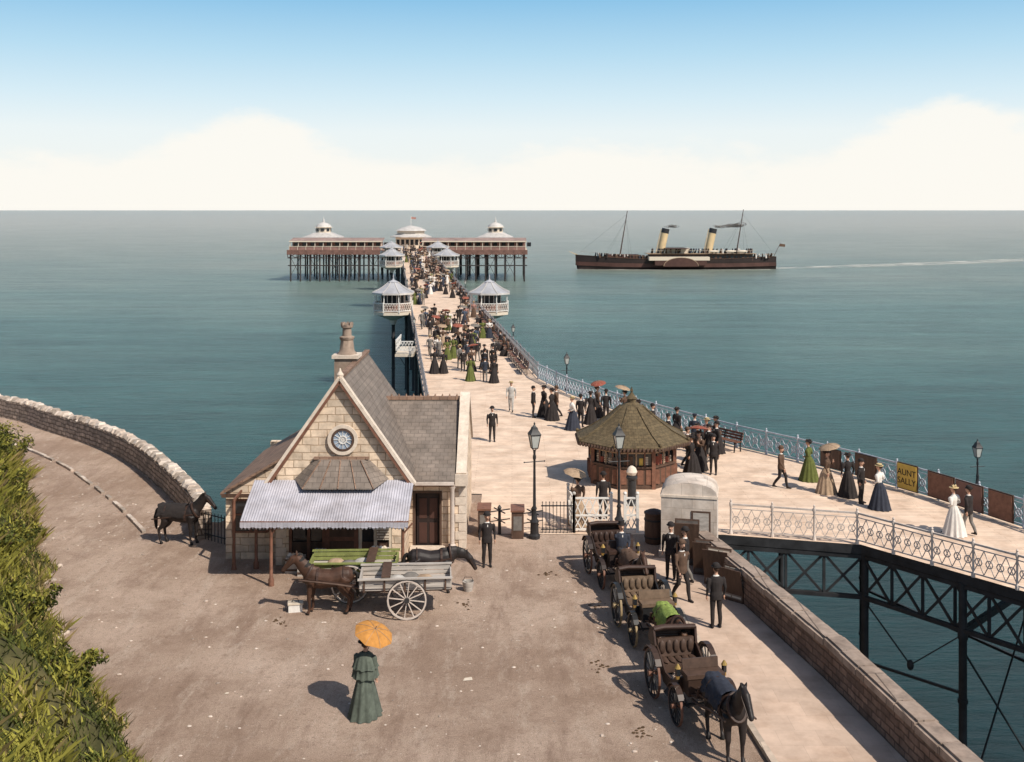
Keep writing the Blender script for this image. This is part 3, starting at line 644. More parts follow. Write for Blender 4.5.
def along(pts, step):
    out = []
    for p, q in zip(pts, pts[1:]):
        p = Vector((p[0], p[1], 0)); q = Vector((q[0], q[1], 0)); n = max(1, round((q-p).length/step))
        for i in range(n): out.append((p.lerp(q, i/n), p.lerp(q, (i+1)/n)))
    return out
def railing(name, pts, step, lat, m=WHITE, m2=WHITE, h=1.08, th=.022, rail=.06):
    b = B()
    for a, c in along(pts, step):
        Z = lambda p, z: (p.x, p.y, z)
        b.beam(Z(a, h), Z(c, h), rail, rail, m); b.beam(Z(a, h*.86), Z(c, h*.86), rail*.5, rail*.5, m); b.beam(Z(a, .14), Z(c, .14), rail*.7, rail*.7, m2)
        b.lathe(Z(a, 0), [(.07, .012), (.07, .12), (.04, .16), (.04, h-.1), (.06, h-.05), (.06, h+.05), (.03, h+.1), (.045, h+.14), (.01, h+.19)], m, 8)
        L = (c-a).length; n = max(1, round(L/lat)); z0 = .16; z1 = h*.85
        for i in range(n):
            p = a.lerp(c, i/n); q = a.lerp(c, (i+1)/n); zm = (z0+z1)/2
            b.beam(Z(p, z0), Z(q, z1), th, th, m2); b.beam(Z(p, z1), Z(q, z0), th*.9, th*.9, m2)
            if lat < .6 :
                mm = (p+q)/2; d = (q-p).normalized(); rr = lat*.30
                rp = [mm+d*(rr*cos(k*pi/4))+Vector((0, 0, zm+rr*sin(k*pi/4))) for k in range(9)]
                for u, v in zip(rp, rp[1:]): b.beam(u, v, th*1.2, th*1.2, m2)
    return b.obj(name)
PINKW = mat('weathered_white', (.58, .50, .44), .6, .2, 3, .05, grime=.4)
railing('pier_railing', [(7.9, 39.7), (12.1, 38.55), (15.55, 33.85), (19.0, 28.1), (23.8, 14.1)], 1.6, .4, PINKW, PINKW, th=.026)
LRAIL = mat('blue_white_paint', (.42, .44, .48), .5, .15, 4, 0)
railing('pier_railing', [(x-.12, y-.08) for x, y in outer], 2.0, .5, LRAIL, LRAIL, th=.032)
IVORY = mat('rail_grey', (.25, .235, .24), .6, .2, 1, 0)
railing('pier_railing', [(1.8, 76), (XL(123)+W_-.1, 123)], 2.5, .62, IVORY, IVORY, th=.04)
railing('pier_railing', [(XL(131)+W_-.1, 131), (XL(228)+W_-.1, 228)], 4, 1.3, IVORY, IVORY, th=.05)
railing('pier_railing', [(XL(236)+W_-.1, 236), (XL(320)+W_-.1, 320)], 4, 1.3, IVORY, IVORY, th=.05)
railing('pier_railing', [(XL(46)+.1, 46), (XL(122)+.1, 122)], 2.5, .62, IVORY, IVORY, th=.04)
railing('pier_railing', [(XL(131)+.1, 131), (XL(228)+.1, 228)], 4, 1.3, IVORY, IVORY, th=.05)
railing('pier_railing', [(XL(236)+.1, 236), (XL(320)+.1, 320)], 4, 1.3, IVORY, IVORY, th=.05)
def truss(b, pts, step, zt, zb, m, w=.12):
    for a, c in along(pts, step):
        T = lambda p, z: (p.x, p.y, z)
        b.beam(T(a, zt), T(c, zt), w*1.6, w*1.3, m); b.beam(T(a, zb), T(c, zb), w*1.6, w*1.2, m); b.beam(T(a, zt), T(a, zb), w*.8, w*.8, m)
        b.beam(T(a, zt), T(c, zb), w*.5, w*.8, m); b.beam(T(a, zb), T(c, zt), w*.45, w*.75, m)
def column(b, x, y, m, r=.13, ztop=-.3, zb=-9.8):
    b.lathe((x, y, 0), [(r*1.7, zb), (r*1.5, zb+.8), (r, zb+.95), (r, ztop-1.9), (r*1.25, ztop-1.8), (r*1.25, ztop-1.65), (r, ztop-1.55), (r, ztop-.3), (r*1.5, ztop)], m, 12)
    for z in (-6.6, -4.2): b.lathe((x, y, z), [(r*1.25, 0), (r*1.25, .12)], m, 12)
b = B()
inn = [(7.2, 39.75)]+[(x+.08, y+.12) for x, y in inner[1:]]
out2 = [(x-.5, y-.3) for x, y in outer]
truss(b, inn, 1.25, -.42, -1.85, IRONB, .11); truss(b, out2, 2.0, -.42, -1.6, IRONB, .11)
for (x, y), (s, t) in (((12.35, 38.5), (15.1, 47.4)), ((14.55, 35.5), (18.6, 39.6)), ((19.3, 28.2), (22.6, 29.2))):
    for px, py in ((x, y), (s, t)): column(b, px, py, IRONB)
    b.beam((x, y, -2.5), (s, t, -8), .05, .05, IRONB); b.beam((x, y, -8), (s, t, -2.5), .05, .05, IRONB); b.beam((x, y, -1.9), (s, t, -1.9), .16, .22, IRONB)
b.beam((12.35, 38.5, -4.1), (14.55, 35.5, -3.9), .08, .08, IRONB); b.beam((15.1, 47.4, -4.6), (18.6, 39.6, -4.6), .08, .1, IRONB)
b.sph((13.4, 37, -3.6), (.12, .12, .18), IRONB)
for p, q in ((Vector((12.35, 38.5, -2)), Vector((13.4, 37, -3.6))), (Vector((14.55, 35.5, -2)), Vector((13.4, 37, -3.6)))): b.beam(p, q, .04, .04, IRONB)
for (x, y) in ((9.5, 56.5), (12.6, 51.5), (5.5, 64), (9, 48), (5, 52), (0, 52), (0, 62), (-3, 52)): column(b, x, y, IRONB)
tl = [(XL(46)+.35, 46.2), (XL(far)+.35, far)]; tr = [(1.5, 76), (XL(far)+W_-.35, far)]
truss(b, tl, 2.4, -.42, -1.6, IRONB, .13); truss(b, tr, 2.4, -.42, -1.6, IRONB, .13)
y = 60
while y < 318:
    xs = (XL(y)+.4, XL(y)+W_-.4)
    for x in xs: column(b, x, y, IRONB, .17)
    b.beam((xs[0], y, -2), (xs[1], y, -8), .05, .05, IRONB); b.beam((xs[0], y, -8), (xs[1], y, -2), .05, .05, IRONB); b.beam((xs[0], y, -1.75), (xs[1], y, -1.75), .2, .25, IRONB)
    y += 16.5
b.obj('pier_ironwork')

ROOFK = mat('kiosk_roof', (.36, .36, .38), .6, .2, 1, 0)
ROOFR = mat('kiosk_roof_rib', (.50, .47, .44), .6, .2, 1, 0)
def pier_kiosk(x, y, sd, big=1.0):
    e = empty('pier_kiosk', (x, y, 0))
    b = B(); r = 2.2*big
    octo = [(r*1.06*cos(pi/8+k*pi/4), r*1.06*sin(pi/8+k*pi/4)) for k in range(8)]
    b.prism(octo, -.30, .02, CREAM, CREAM); b.lathe((0, 0, -1.5), [(.3, 0), (.45, .5), (r*.95, 1.2)], PINKW, 8, pi/8); b.obj('platform', e)
    b = B(); column(b, -.0, 0, IRONB, .2, -1.3); column(b, .0-1.5*sd, 0, IRONB, .17, -.4)
    b.beam((0, 0, -4), (-1.5*sd, 0, -6.5), .06, .06, IRONB); b.obj('support_columns', e)
    b = B()
    for k in range(8):
        p = octo[k]; q = octo[(k+1) % 8]; mx = (p[0]+q[0])/2
        if mx*sd < -r*.8: continue
        b.beam((p[0], p[1], 1.05), (q[0], q[1], 1.05), .08, .08, WHITE); b.beam((p[0], p[1], .2), (q[0], q[1], .2), .08, .08, WHITE); b.beam((p[0], p[1], 0), (p[0], p[1], 1.2), .11, .11, WHITE)
        for i in range(6):
            A = Vector((*p, 0)).lerp(Vector((*q, 0)), i/6); C = Vector((*p, 0)).lerp(Vector((*q, 0)), (i+1)/6)
            b.beam((A.x, A.y, .2), (C.x, C.y, 1.05), .06, .06, PINKW); b.beam((A.x, A.y, 1.05), (C.x, C.y, .2), .06, .06, PINKW)
    b.obj('balustrade', e)
    b = B(); rw = 1.4*big; b.lathe((0, 0, .02), [(rw, 0), (rw, .95), (rw*1.03, 1.0)], FACADE, 8, pi/8); b.lathe((0, 0, .98), [(rw*.96, 0), (rw*.96, 1.15)], GLASS, 8, pi/8); b.lathe((0, 0, 2.1), [(rw*1.02, 0), (rw*1.04, .3)], CREAM, 8, pi/8)
    for k in range(16):
        a = pi/8+k*pi/8; rr = rw if k % 2 == 0 else rw*.925; b.beam((rr*cos(a), rr*sin(a), .95), (rr*cos(a), rr*sin(a), 2.15), .09, .09, PINKW)
    for k in range(8): a = pi/8+k*pi/4; b.beam((r*1.0*cos(a), r*1.0*sin(a), 0), (r*1.0*cos(a), r*1.0*sin(a), 2.25), .09, .09, WHITE)
    b.obj('walls', e)
    b = B(); b.lathe((0, 0, 2.15), [(r*1.12, 0), (r*1.14, .08), (r*.8, .40), (r*.5, .8), (r*.28, 1.2), (r*.3, 1.25), (.12, 1.5), (.05, 1.8), (.09, 1.9), (.02, 2.15)], ROOFK, 8, pi/8)
    for k in range(8):
        a = pi/8+k*pi/4; pr = [(1.14, .08), (.8, .40), (.5, .8), (.28, 1.2)]
        for (r0, z0), (r1, z1) in zip(pr, pr[1:]): b.beam((r*r0*cos(a), r*r0*sin(a), 2.19+z0), (r*r1*cos(a), r*r1*sin(a), 2.19+z1), .08, .05, ROOFR)
        a2 = a+pi/4; b.beam((r*1.14*cos(a), r*1.14*sin(a), 2.13), (r*1.14*cos(a2), r*1.14*sin(a2), 2.13), .04, .2, ROOFR)
    b.obj('roof', e)
for Y, bg in ((127, 1.0), (232, 1.15), (282, 1.25)):
    pier_kiosk(XL(Y)-1.9*bg, Y, -1, bg); pier_kiosk(XL(Y)+W_+1.3*bg, Y, 1, bg)

# pier head
e = empty('pier_head')
x0, x1, y0, y1 = -65.0, 4.4, 318, 352
b = B(); b.bx(x0, x1, y0, y1, -.6, .0, DECK); b.bx(x0-.1, x1+.1, y0-.12, y0+.1, -1.2, .15, RUSTY)
b.obj('platform', e)
b = B(); n = 25
LEGM = mat('pier_leg', (.05, .042, .04), .7, .4, 1, .1)
for i in range(n):
    x = x0+.8+(x1-x0-1.6)*i/(n-1)
    for y in (y0+1, y0+12, y0+24, y1-1): b.tube([(x, y, -9.8), (x, y, -.6)], .24, LEGM, 6)
    if i < n-1 and i % 2 == 0:
        xn = x0+.8+(x1-x0-1.6)*(i+1)/(n-1); b.beam((x, y0+1, -2), (xn, y0+1, -7.5), .1, .1, LEGM); b.beam((x, y0+1, -7.5), (xn, y0+1, -2), .1, .1, LEGM)
b.beam((x0, y0+1, -4.4), (x1, y0+1, -4.4), .2, .3, LEGM); truss(b, [(x0, y0+.8), (x1, y0+.8)], 2.5, -.9, -2.2, RUSTY, .2); b.obj('legs', e)
b = B()
pitch = 2.4
ROOFF = mat('shelter_roof', (.30, .21, .18), .7, .3, .5, .1)
for xa, xb in ((x0+.5, -38), (-26, x1-.5)):
    nn = int((xb-xa)/pitch)
    b.bx(xa, xb, y0+.4, y0+.6, 0, 1.1, FACADE); b.bx(xa, xb, y0+5, y0+5.2, 0, 2.5, FACADE); b.slab([(xa-.3, y0+1.6, 2.6), (xb+.3, y0+1.6, 2.6), (xb+.3, y0+8, 3.5), (xa-.3, y0+8, 3.5)], .15, ROOFF); b.bx(xa-.3, xb+.3, y0+1.4, y0+1.6, 2.4, 2.72, CREAM); b.bx(xa, xb, y0+.3, y0+.7, 1.1, 1.22, CREAM)
    for i in range(nn+1): x = xa+(xb-xa)*i/nn; b.bx(x-.09, x+.09, y0+1.7, y0+1.9, 0, 2.45, CREAM); b.bx(x-.06, x+.06, y0+.3, y0+.65, 0, 1.3, CREAM); b.bx(x+.5, x+1.7, y0+4.94, y0+5.0, 1.0, 2.2, GLASS)
b.obj('shelters', e)
def pavilion(name, x, y, w, dome=True):
    p = empty(name, (x, y, 0)); b = B(); h = 3.3
    b.bx(-w/2, w/2, -w/2, w/2, 0, h, CREAM)
    for i in range(6):
        xx = -w/2+w*(i+.5)/6; b.bx(xx-w*.055, xx+w*.055, -w/2-.05, -w/2, .9, 2.6, GLASS); b.bx(xx-w*.075, xx-w*.06, -w/2-.09, -w/2, 0, h, CREAM)
    b.bx(-w/2-.1, w/2+.1, -w/2-.12, -w/2-.01, h-.4, h, CREAM); b.obj('walls', p)
    b = B(); s = w*.72
    if dome:
        b.lathe((0, 0, h), [(s*1.12, 0), (s*1.12, .25), (s*.80, .9), (s*.6, 1.4), (s*.5, 1.6)], ROOFR, 4, pi/4)
        b.lathe((0, 0, h+1.6), [(s*.34, 0), (s*.34, 1.5), (s*.44, 1.55), (s*.40, 1.7)], CREAM, 8, pi/8)
        for k in range(8): a = k*pi/4; b.box((s*.33*cos(a), s*.33*sin(a), h+2.4), (.12, s*.14, .8), GLASS, rz=a)
        b.lathe((0, 0, h+3.2), [(s*.36, 0), (s*.33, .5), (s*.22, 1.1), (.3, 1.5), (.3, 2.0), (.14, 2.4), (.02, 3.3)], ROOFR, 12)
    else:
        b.lathe((0, 0, h), [(s*1.1, 0), (s*1.1, .2), (s*.95, .4), (s*.7, 1.1), (s*.7, 1.9), (s*.85, 1.95), (s*.8, 2.15), (s*.45, 3.1), (.2, 3.6)], ROOFR, 8, pi/8)
        b.lathe((0, 0, h), [(s*.72, 1.1), (s*.72, 1.9)], CREAM, 8, pi/8)
        b.tube([(0, 0, h+3.3), (0, 0, h+6.4)], .08, WHITE, 6); b.add([(0, 0, h+6.3), (1.6, .4, h+6.1), (1.5, .3, h+5.5), (0, 0, h+5.6)], [(0, 1, 2, 3)], PNK)
    b.obj('roof', p)
pavilion('pavilion', -57.2, 334, 9.5); pavilion('pavilion', -5, 334, 9.5); pavilion('bandstand', -31.5, 343, 8.6, False)

def bench_mesh():
    b = B()
    for x in (-1.1, 0, 1.1): b.beam((x, 0, 0), (x, .05, .45), .05, .05, IRON); b.beam((x, .42, 0), (x, .4, .45), .05, .05, IRON); b.beam((x, .42, .42), (x, .52, .88), .05, .05, IRON); b.beam((x, 0, .45), (x, .42, .45), .05, .05, IRON)
    for i in range(4): b.bx(-1.2, 1.2, .02+i*.11, .11+i*.11, .47, .50, WOODR)
    for i in range(3): b.box((0, .47+i*.03, .60+i*.13), (2.4, .03, .1), WOODR)
    return b.mesh('bench', 35)
BENCH = bench_mesh()
y = 79.
while y < 222:
    if not 119 < y < 134:
        inst('bench', BENCH, (XL(y)+W_-.75, y, .012), radians(-90+6.2))
        if y > 84 and R.random() < .75: put(R.choice([SITM, SITW]), XL(y)+W_-.55, y+R.uniform(-.6, .6), 186, 1, .0)
    y += 3.2 if y < 119 else 6
inst('bench', BENCH, (10.1, 53.9, .012), radians(-57))

def lamp_mesh(h=4.1):
    b = B(); k = h-.95
    b.lathe((0, 0, 0), [(.20, 0), (.20, .12), (.15, .18), (.14, .55), (.17, .6), (.10, .7), (.07, .95), (.065, 1.0), (.09, 1.06), (.055, 1.15), (.04, k-.35), (.06, k-.3), (.06, k-.22), (.04, k-.15), (.05, k)], IRON, 12, flute=.06)
    b.tube([(-.38, 0, k-.42), (.38, 0, k-.42)], .018, IRON, 6)
    for s in (1, -1): b.sph((.38*s, 0, k-.42), .03, IRON, 6, 4)
    for i in range(4):
        a = pi/4+i*pi/2; b.beam((0, 0, k-.05), (.14*cos(a), .14*sin(a), k+.08), .02, .02, IRON); b.beam((.14*cos(a), .14*sin(a), k+.06), (.25*cos(a), .25*sin(a), k+.56), .02, .02, IRON)
    b.lathe((0, 0, k+.06), [(.14, 0), (.14, .03)], IRON, 4, pi/4); b.lathe((0, 0, k+.09), [(.13, 0), (.235, .45)], LG, 4, pi/4)
    b.lathe((0, 0, k+.54), [(.27, 0), (.28, .03), (.15, .19), (.13, .26), (.07, .3), (.03, .36), (.04, .4), (.005, .46)], IRON, 4, pi/4)
    return b.mesh('street_lamp', 35)
LG = mat('lamp_glass', (.42, .43, .40), .15, .1, 3, 0, spec=.6)
LAMP = lamp_mesh()
inst('street_lamp', LAMP, (.80, 39.2, 0), .3); inst('street_lamp', LAMP, (3.85, 39.6, 0), .2, .97)
LAMP2 = lamp_mesh(2.9)
for x, y, s in ((3.55, 71.3, .85), (.1, 92, .75), (XL(150)+W_, 150, .8), (XL(180)+W_, 180, .8), (19.0, 44.9, .8), (XL(100), 100, .7), (XL(150), 150, .8), (XL(180), 180, .8), (XL(205), 205, .8)):
    inst('street_lamp', LAMP2, (x, y, 0.0), .2, s)
x, y = XL(92)-.7, 92
b = B(); b.bx(x-.8, x+.7, y-2.5, y+2.5, -.25, .0, CREAM)
for p, q in (((x-.8, y-2.5), (x-.8, y+2.5)), ((x-.8, y-2.5), (x+.7, y-2.5))):
    b.beam((*p, 1), (*q, 1), .07, .07, WHITE); b.beam((*p, .3), (*q, .3), .07, .07, WHITE); b.beam((*p, 0), (*p, 1.1), .1, .1, WHITE)
    for k in range(6):
        A = Vector((*p, 0)).lerp(Vector((*q, 0)), k/6); C = Vector((*p, 0)).lerp(Vector((*q, 0)), (k+1)/6); b.beam((A.x, A.y, .3), (C.x, C.y, 1), .05, .05, WHITE); b.beam((A.x, A.y, 1), (C.x, C.y, .3), .05, .05, WHITE)
column(b, x, y, IRONB, .12); b.obj('landing_stage')

# ------------------------------------------------------------------ ENTRANCE
b = B()
def gate(b, xa, ya, xb, yb, h=1.25):
    A = Vector((xa, ya, 0)); C = Vector((xb, yb, 0)); L = (C-A).length; n = max(1, round(L/.28))
    Z = lambda p, z: (p.x, p.y, z)
    for z in (.12, h*.5, h): b.beam(Z(A, z), Z(C, z), .06, .06, WHITE)
    for p in (A, C): b.beam(Z(p, 0), Z(p, h+.12), .1, .1, WHITE); b.sph(Z(p, h+.17), .07, WHITE, 8, 5)
    for i in range(n):
        p = A.lerp(C, i/n); q = A.lerp(C, (i+1)/n)
        for z0, z1 in ((.12, h*.5), (h*.5, h)): b.beam(Z(p, z0), Z(q, z1), .036, .036, WHITE); b.beam(Z(p, z1), Z(q, z0), .034, .034, WHITE)
gate(b, 2.25, 39.9, 3.6, 39.9); gate(b, 4.1, 39.9, 4.55, 39.9); gate(b, 2.25, 39.9, 2.1, 41.2); b.obj('lattice_gate')
def turnstile(x, y, sc=1):
    b = B(); b.box((0, 0, .48), (.42, .8, .96), WOOD); b.box((0, 0, .99), (.5, .9, .06), WOODR)
    for yy in (-.22, .22): b.box((0, yy, .5), (.44, .3, .7), WOODR)
    b.box((0, -.405, .55), (.3, .02, .5), GRY)
    b.lathe((.55, 0, 0), [(.06, 0), (.05, .9), (.08, .95), (.02, 1.05)], IRON, 8)
    for k in range(4): a = k*pi/2+.5; b.beam((.55, 0, .85), (.55+.42*cos(a), .42*sin(a), .85), .035, .035, IRON); b.beam((.55, 0, .5), (.55+.42*cos(a), .42*sin(a), .5), .03, .03, IRON)
    o = b.obj('turnstile'); o.location = (x, y, .005)
turnstile(.2, 39.5); turnstile(-1.0, 39.7)
b = B()
for k in range(10): b.beam((1.1+.13*k, 39.8, .01), (1.1+.13*k, 39.8, 1.1), .025, .025, IRON); b.sph((1.1+.13*k, 39.8, 1.13), .025, IRON, 6, 4)
b.beam((1.05, 39.8, 1.0), (2.2, 39.8, 1.0), .04, .04, IRON); b.beam((1.05, 39.8, .15), (2.2, 39.8, .15), .04, .04, IRON); b.obj('iron_fence')
b = B()
for k in range(9):
    x = -10.9+.14*k; y = 39.1-.1*k; b.beam((x, y, 0), (x, y, 1.0), .025, .025, IRON)
b.beam((-10.95, 39.15, .9), (-9.7, 38.25, .9), .035, .035, IRON); b.beam((-10.95, 39.15, .2), (-9.7, 38.25, .2), .035, .035, IRON); b.obj('iron_fence')
b = B(); b.lathe((4.75, 43.6, .01), [(.24, 0), (.24, .15), (.17, .2), (.17, 1.0), (.23, 1.06), (.23, 1.12), (.12, 1.2)], IRON, 12); b.lathe((4.75, 43.6, 1.2), [(.16, 0), (.22, .12), (.16, .28), (.05, .36)], STONEC, 12); b.obj('bollard')
b = B(); b.lathe((5.0, 38.7, 0), [(.30, 0), (.32, .05), (.34, .5), (.32, 1.0), (.35, 1.03), (.35, 1.08), (.2, 1.15), (.03, 1.2)], WOOD, 16, flute=.02, fk=16)
for z in (.2, .8): b.lathe((5.0, 38.7, z), [(.355, 0), (.355, .06)], IRON, 16)
b.obj('litter_barrel')
b = B(); n = 10; w = .93; ar = [(-w, 0.0), (w, 0.0), (w, 2.1)]+[(w*cos(a), 2.1+.42*sin(a)**.8) for a in [pi*k/n for k in range(1, n)]]+[(-w, 2.1)]
PLAST = mat('whitewashed_stone', (.60, .52, .45), .9, .22, 2, .45, brick=(.7, .42, .010, (.72, .7, .68), .14), wob=.03, grime=.6)
b.T = Matrix.Translation((6.1, 37.7, 0)) @ Matrix.Rotation(radians(-12), 4, 'Z'); b.prismy(ar, -.75, .75, PLAST); b.bx(-1.0, 1.0, -.82, .82, 0, .2, STONEC); b.bx(-.96, .96, -.78, .78, 2.02, 2.1, STONEC)
b.bx(.08, .72, -.775, -.752, .5, 1.6, WOOD); b.bx(.14, .66, -.782, -.776, .56, 1.54, GREYW)
b.T = Matrix.Identity(4); b.obj('gate_pier')
INK = mat('poster_print', (.62, .55, .45), .8, .15, 3, 0, brick=(.35, .09, .025, (.35, .3, .28), .12)); INKD = mat('poster_dark', (.10, .085, .075), .8, .3, 8, 0, brick=(.4, .12, .03, (3.5, 3.3, 3), .2))
def aboard(x, y, rz, w, h, m, lean=.22):
    b = B(); b.T = Matrix.Rotation(-lean, 4, 'X')
    b.bx(-w/2, w/2, -.02, .02, .0, h, WOOD); b.bx(-w/2+.05, w/2-.05, -.028, -.022, .08, h-.06, m); b.T = Matrix.Rotation(lean, 4, 'X')
    b.bx(-w/2, w/2, .06, .09, 0, h-.02, WOOD); o = b.obj('poster_board'); o.location = (x, y, .12); o.rotation_euler[2] = rz
aboard(5.7, 35.9, radians(-12), .8, 1.45, INKD); aboard(6.3, 33.9, radians(-30), .8, 1.15, INK); aboard(6.5, 32.6, radians(-45), .8, 1.0, INK); aboard(6.05, 34.9, radians(-20), .6, 1.1, INKD)
def advert(x, y, rz, w, h, m, text=None, tm=BLK, z=.15):
    b = B(); b.bx(-w/2, w/2, -.04, 0, 0, h, m); b.bx(-w/2-.05, w/2+.05, 0.0, .04, -.05, h+.05, WOOD); o = b.obj('advertisement_sign'); o.location = (x, y, z); o.rotation_euler[2] = rz
    if text:
        for i, tx in enumerate(text):
            c = bpy.data.curves.new('lettering', 'FONT'); c.body = tx; c.size = h*.36; c.align_x = 'CENTER'; c.extrude = .004; c.materials.append(tm)
            t = bpy.data.objects.new('lettering', c); COL.objects.link(t); t.parent = o; t.location = (0, -.046, h*(.56-.36*i)); t.rotation_euler[0] = radians(90)
advert(16.35, 45.5, radians(-63), 1.0, 1.0, YELL, ['AUNT', 'SALLY']); advert(17.15, 44.0, radians(-66), 1.3, .95, WOODR); advert(17.7, 42.6, radians(-68), 1.3, .95, RUSTY); advert(18.3, 41.2, radians(-68), 1.1, .95, WOODR)
advert(20.2, 35.9, radians(-69), 2.2, .9, RUSTY); advert(15.3, 47.6, radians(-60), 1.1, .9, WOOD); advert(14.3, 49.4, radians(-58), 1.1, .8, WOOD)

# ------------------------------------------------------------------ OCTAGONAL KIOSK
e = empty('octagonal_kiosk', (5.2, 47.8, .012)); b = B(); rw = 1.9
b.lathe((0, 0, 0), [(rw*1.03, 0), (rw*1.03, .12), (rw, .14), (rw, .85), (rw*1.04, .88), (rw*1.04, .94), (rw*.98, .95)], WOOD, 8, pi/8); b.lathe((0, 0, .9), [(rw*.95, 0), (rw*.95, .95)], GLASS, 8, pi/8); b.lathe((0, 0, 1.75), [(rw, 0), (rw*1.02, .25)], WOOD, 8, pi/8)
for k in range(8):
    a = pi/8+k*pi/4; a2 = a+pi/4; p = Vector((rw*cos(a), rw*sin(a), 0)); q = Vector((rw*cos(a2), rw*sin(a2), 0)); b.beam(p+Vector((0, 0, 0)), p+Vector((0, 0, 1.95)), .15, .15, WOODR)
    for t in (.25, .5, .75): m_ = p.lerp(q, t)*.985; b.beam(m_+Vector((0, 0, .9)), m_+Vector((0, 0, 1.8)), .06, .06, TAN if t == .5 else WOODR)
    for t in (.13, .38, .62, .87): m_ = p.lerp(q, t)*1.008; b.beam(m_+Vector((0, 0, .2)), m_+Vector((0, 0, .8)), .26, .03, WOODR)
    m0 = p*.985; m1 = q*.985; b.beam(m0+Vector((0, 0, 1.5)), m1+Vector((0, 0, 1.5)), .05, .06, TAN)
    for t in (.2, .35, .5, .65, .8):
        if R.random() < .8: m_ = p.lerp(q, t)*.97; b.beam(m_+Vector((0, 0, .98)), m_+Vector((0, 0, 1.2+R.random()*.2)), .16, .02, R.choice([INK, RED, YELL, INKD, BRN]))
b.obj('walls', e)
b = B(); ro = 2.55; PR = [(1, 0), (.72, .34), (.45, .80), (.2, 1.32)]
b.lathe((0, 0, 1.86), [(ro, -.08)]+[(ro*r_, z_) for r_, z_ in PR]+[(.2, 1.5), (.2, 1.62), (.26, 1.65), (.12, 1.8), (.04, 1.92), (.07, 1.98), (.01, 2.15)], SHING, 8, pi/8)
for k in range(8):
    a = pi/8+k*pi/4
    for (r0, z0), (r1, z1) in zip(PR, PR[1:]): b.beam((ro*r0*cos(a), ro*r0*sin(a), 1.88+z0), (ro*r1*cos(a), ro*r1*sin(a), 1.88+z1), .07, .05, SHING)
    a2 = a+pi/4
    for t in range(12): A = Vector((ro*cos(a), ro*sin(a), 1.75)).lerp(Vector((ro*cos(a2), ro*sin(a2), 1.75)), (t+.5)/12); b.sph(A, (.07, .07, .09), WOOD, 6, 4)
    b.sph((ro*.98*cos(a), ro*.98*sin(a), 1.95), .08, SHING, 6, 4)
b.obj('roof', e)

# ------------------------------------------------------------------ LODGE
e = empty('stone_lodge')
b = B()
b.bx(-3.55, -3.42, 38.0, 38.35, 0, 2.5, STONEL); b.bx(-2.42, -1.62, 38.0, 38.35, 0, 2.5, STONEL); b.bx(-3.42, -2.42, 38.0, 38.35, 2.0, 2.5, STONEL)
b.add([(-1.62, 38, 0), (-1.62, 44, 0), (-1.62, 44, 2.5), (-1.62, 41, 4.55), (-1.62, 38, 2.5), (-1.95, 38.35, 0), (-1.95, 44, 0), (-1.95, 44, 2.5), (-1.95, 41, 4.55), (-1.95, 38.35, 2.5)], [(0, 1, 2, 3, 4), (9, 8, 7, 6, 5), (0, 5, 6, 1), (1, 6, 7, 2)], STONEL)
b.bx(-9.6, -1.96, 43.7, 44, 0, 2.5, STONEL); b.bx(-9.6, -9.3, 37.2, 43.7, 0, 2.25, STONEL)
b.bx(-9.6, -7.76, 36.9, 37.2, 0, 2.25, STONEL)
b.add([(-9.6, 36.9, 2.25), (-7.76, 36.9, 2.25), (-7.76, 36.9, 3.3), (-9.6, 37.2, 2.25), (-7.76, 37.2, 2.25), (-7.76, 37.2, 3.3)], [(0, 1, 2), (5, 4, 3), (0, 2, 5, 3)], STONEL)
ap = -5.65
b.add([(-7.75, 36.2, 2.3), (-3.55, 36.2, 2.3), (-3.55, 36.2, 3.1), (ap, 36.2, 6.05), (-7.75, 36.2, 3.1), (-7.75, 36.5, 2.3), (-3.55, 36.5, 2.3), (-3.55, 36.5, 3.1), (ap, 36.5, 6.05), (-7.75, 36.5, 3.1)], [(0, 1, 2, 3, 4), (9, 8, 7, 6, 5), (0, 5, 6, 1)], STONEL)
b.bx(-7.75, -7.35, 36.2, 36.5, 0, 2.3, STONEL); b.bx(-3.95, -3.55, 36.2, 36.5, 0, 2.3, STONEL)
b.bx(-3.85, -3.552, 36.5, 38.0, 0, 3.1, STONEL); b.bx(-7.749, -7.45, 36.5, 43.7, 0, 3.1, STONEL)
b.bx(-7.34, -3.96, 37.2, 37.3, 0, 2.9, DARK)
b.obj('walls', e)
b = B()
b.bx(-7.35, -3.95, 36.28, 36.42, 0, .75, WOOD); b.bx(-7.35, -3.95, 36.24, 36.46, 2.12, 2.3, WOOD); b.bx(-7.35, -3.95, 36.33, 36.36, .75, 2.12, GLASS)
for x in (-7.3, -6.7, -6.2, -5.0, -4.5, -4.0): b.bx(x-.05, x+.05, 36.22, 36.44, .0, 2.14, CREAM if x in (-4.5, -4.0, -5.0) else WOODR)
b.bx(-7.35, -3.95, 36.25, 36.4, 1.62, 1.70, WOODR); b.bx(-6.15, -5.05, 36.20, 36.27, .05, 1.6, WOODR)
for z in (.3, .95): b.bx(-6.0, -5.2, 36.18, 36.2, z, z+.5, WOOD)
b.bx(-4.45, -4.05, 36.18, 36.22, .85, 1.55, INK); b.bx(-7.2, -6.8, 36.18, 36.22, .9, 1.5, INKD)
b.obj('shop_front', e)
b = B()
b.bx(-3.42, -2.42, 38.25, 38.3, 0.0, 2.0, DARK); b.bx(-3.30, -2.55, 38.2, 38.25, .05, 1.9, HULL)
for x in (-3.22, -2.86):
    for z in (.15, 1.0): b.bx(x, x+.27, 38.18, 38.2, z, z+.7, HULLR)
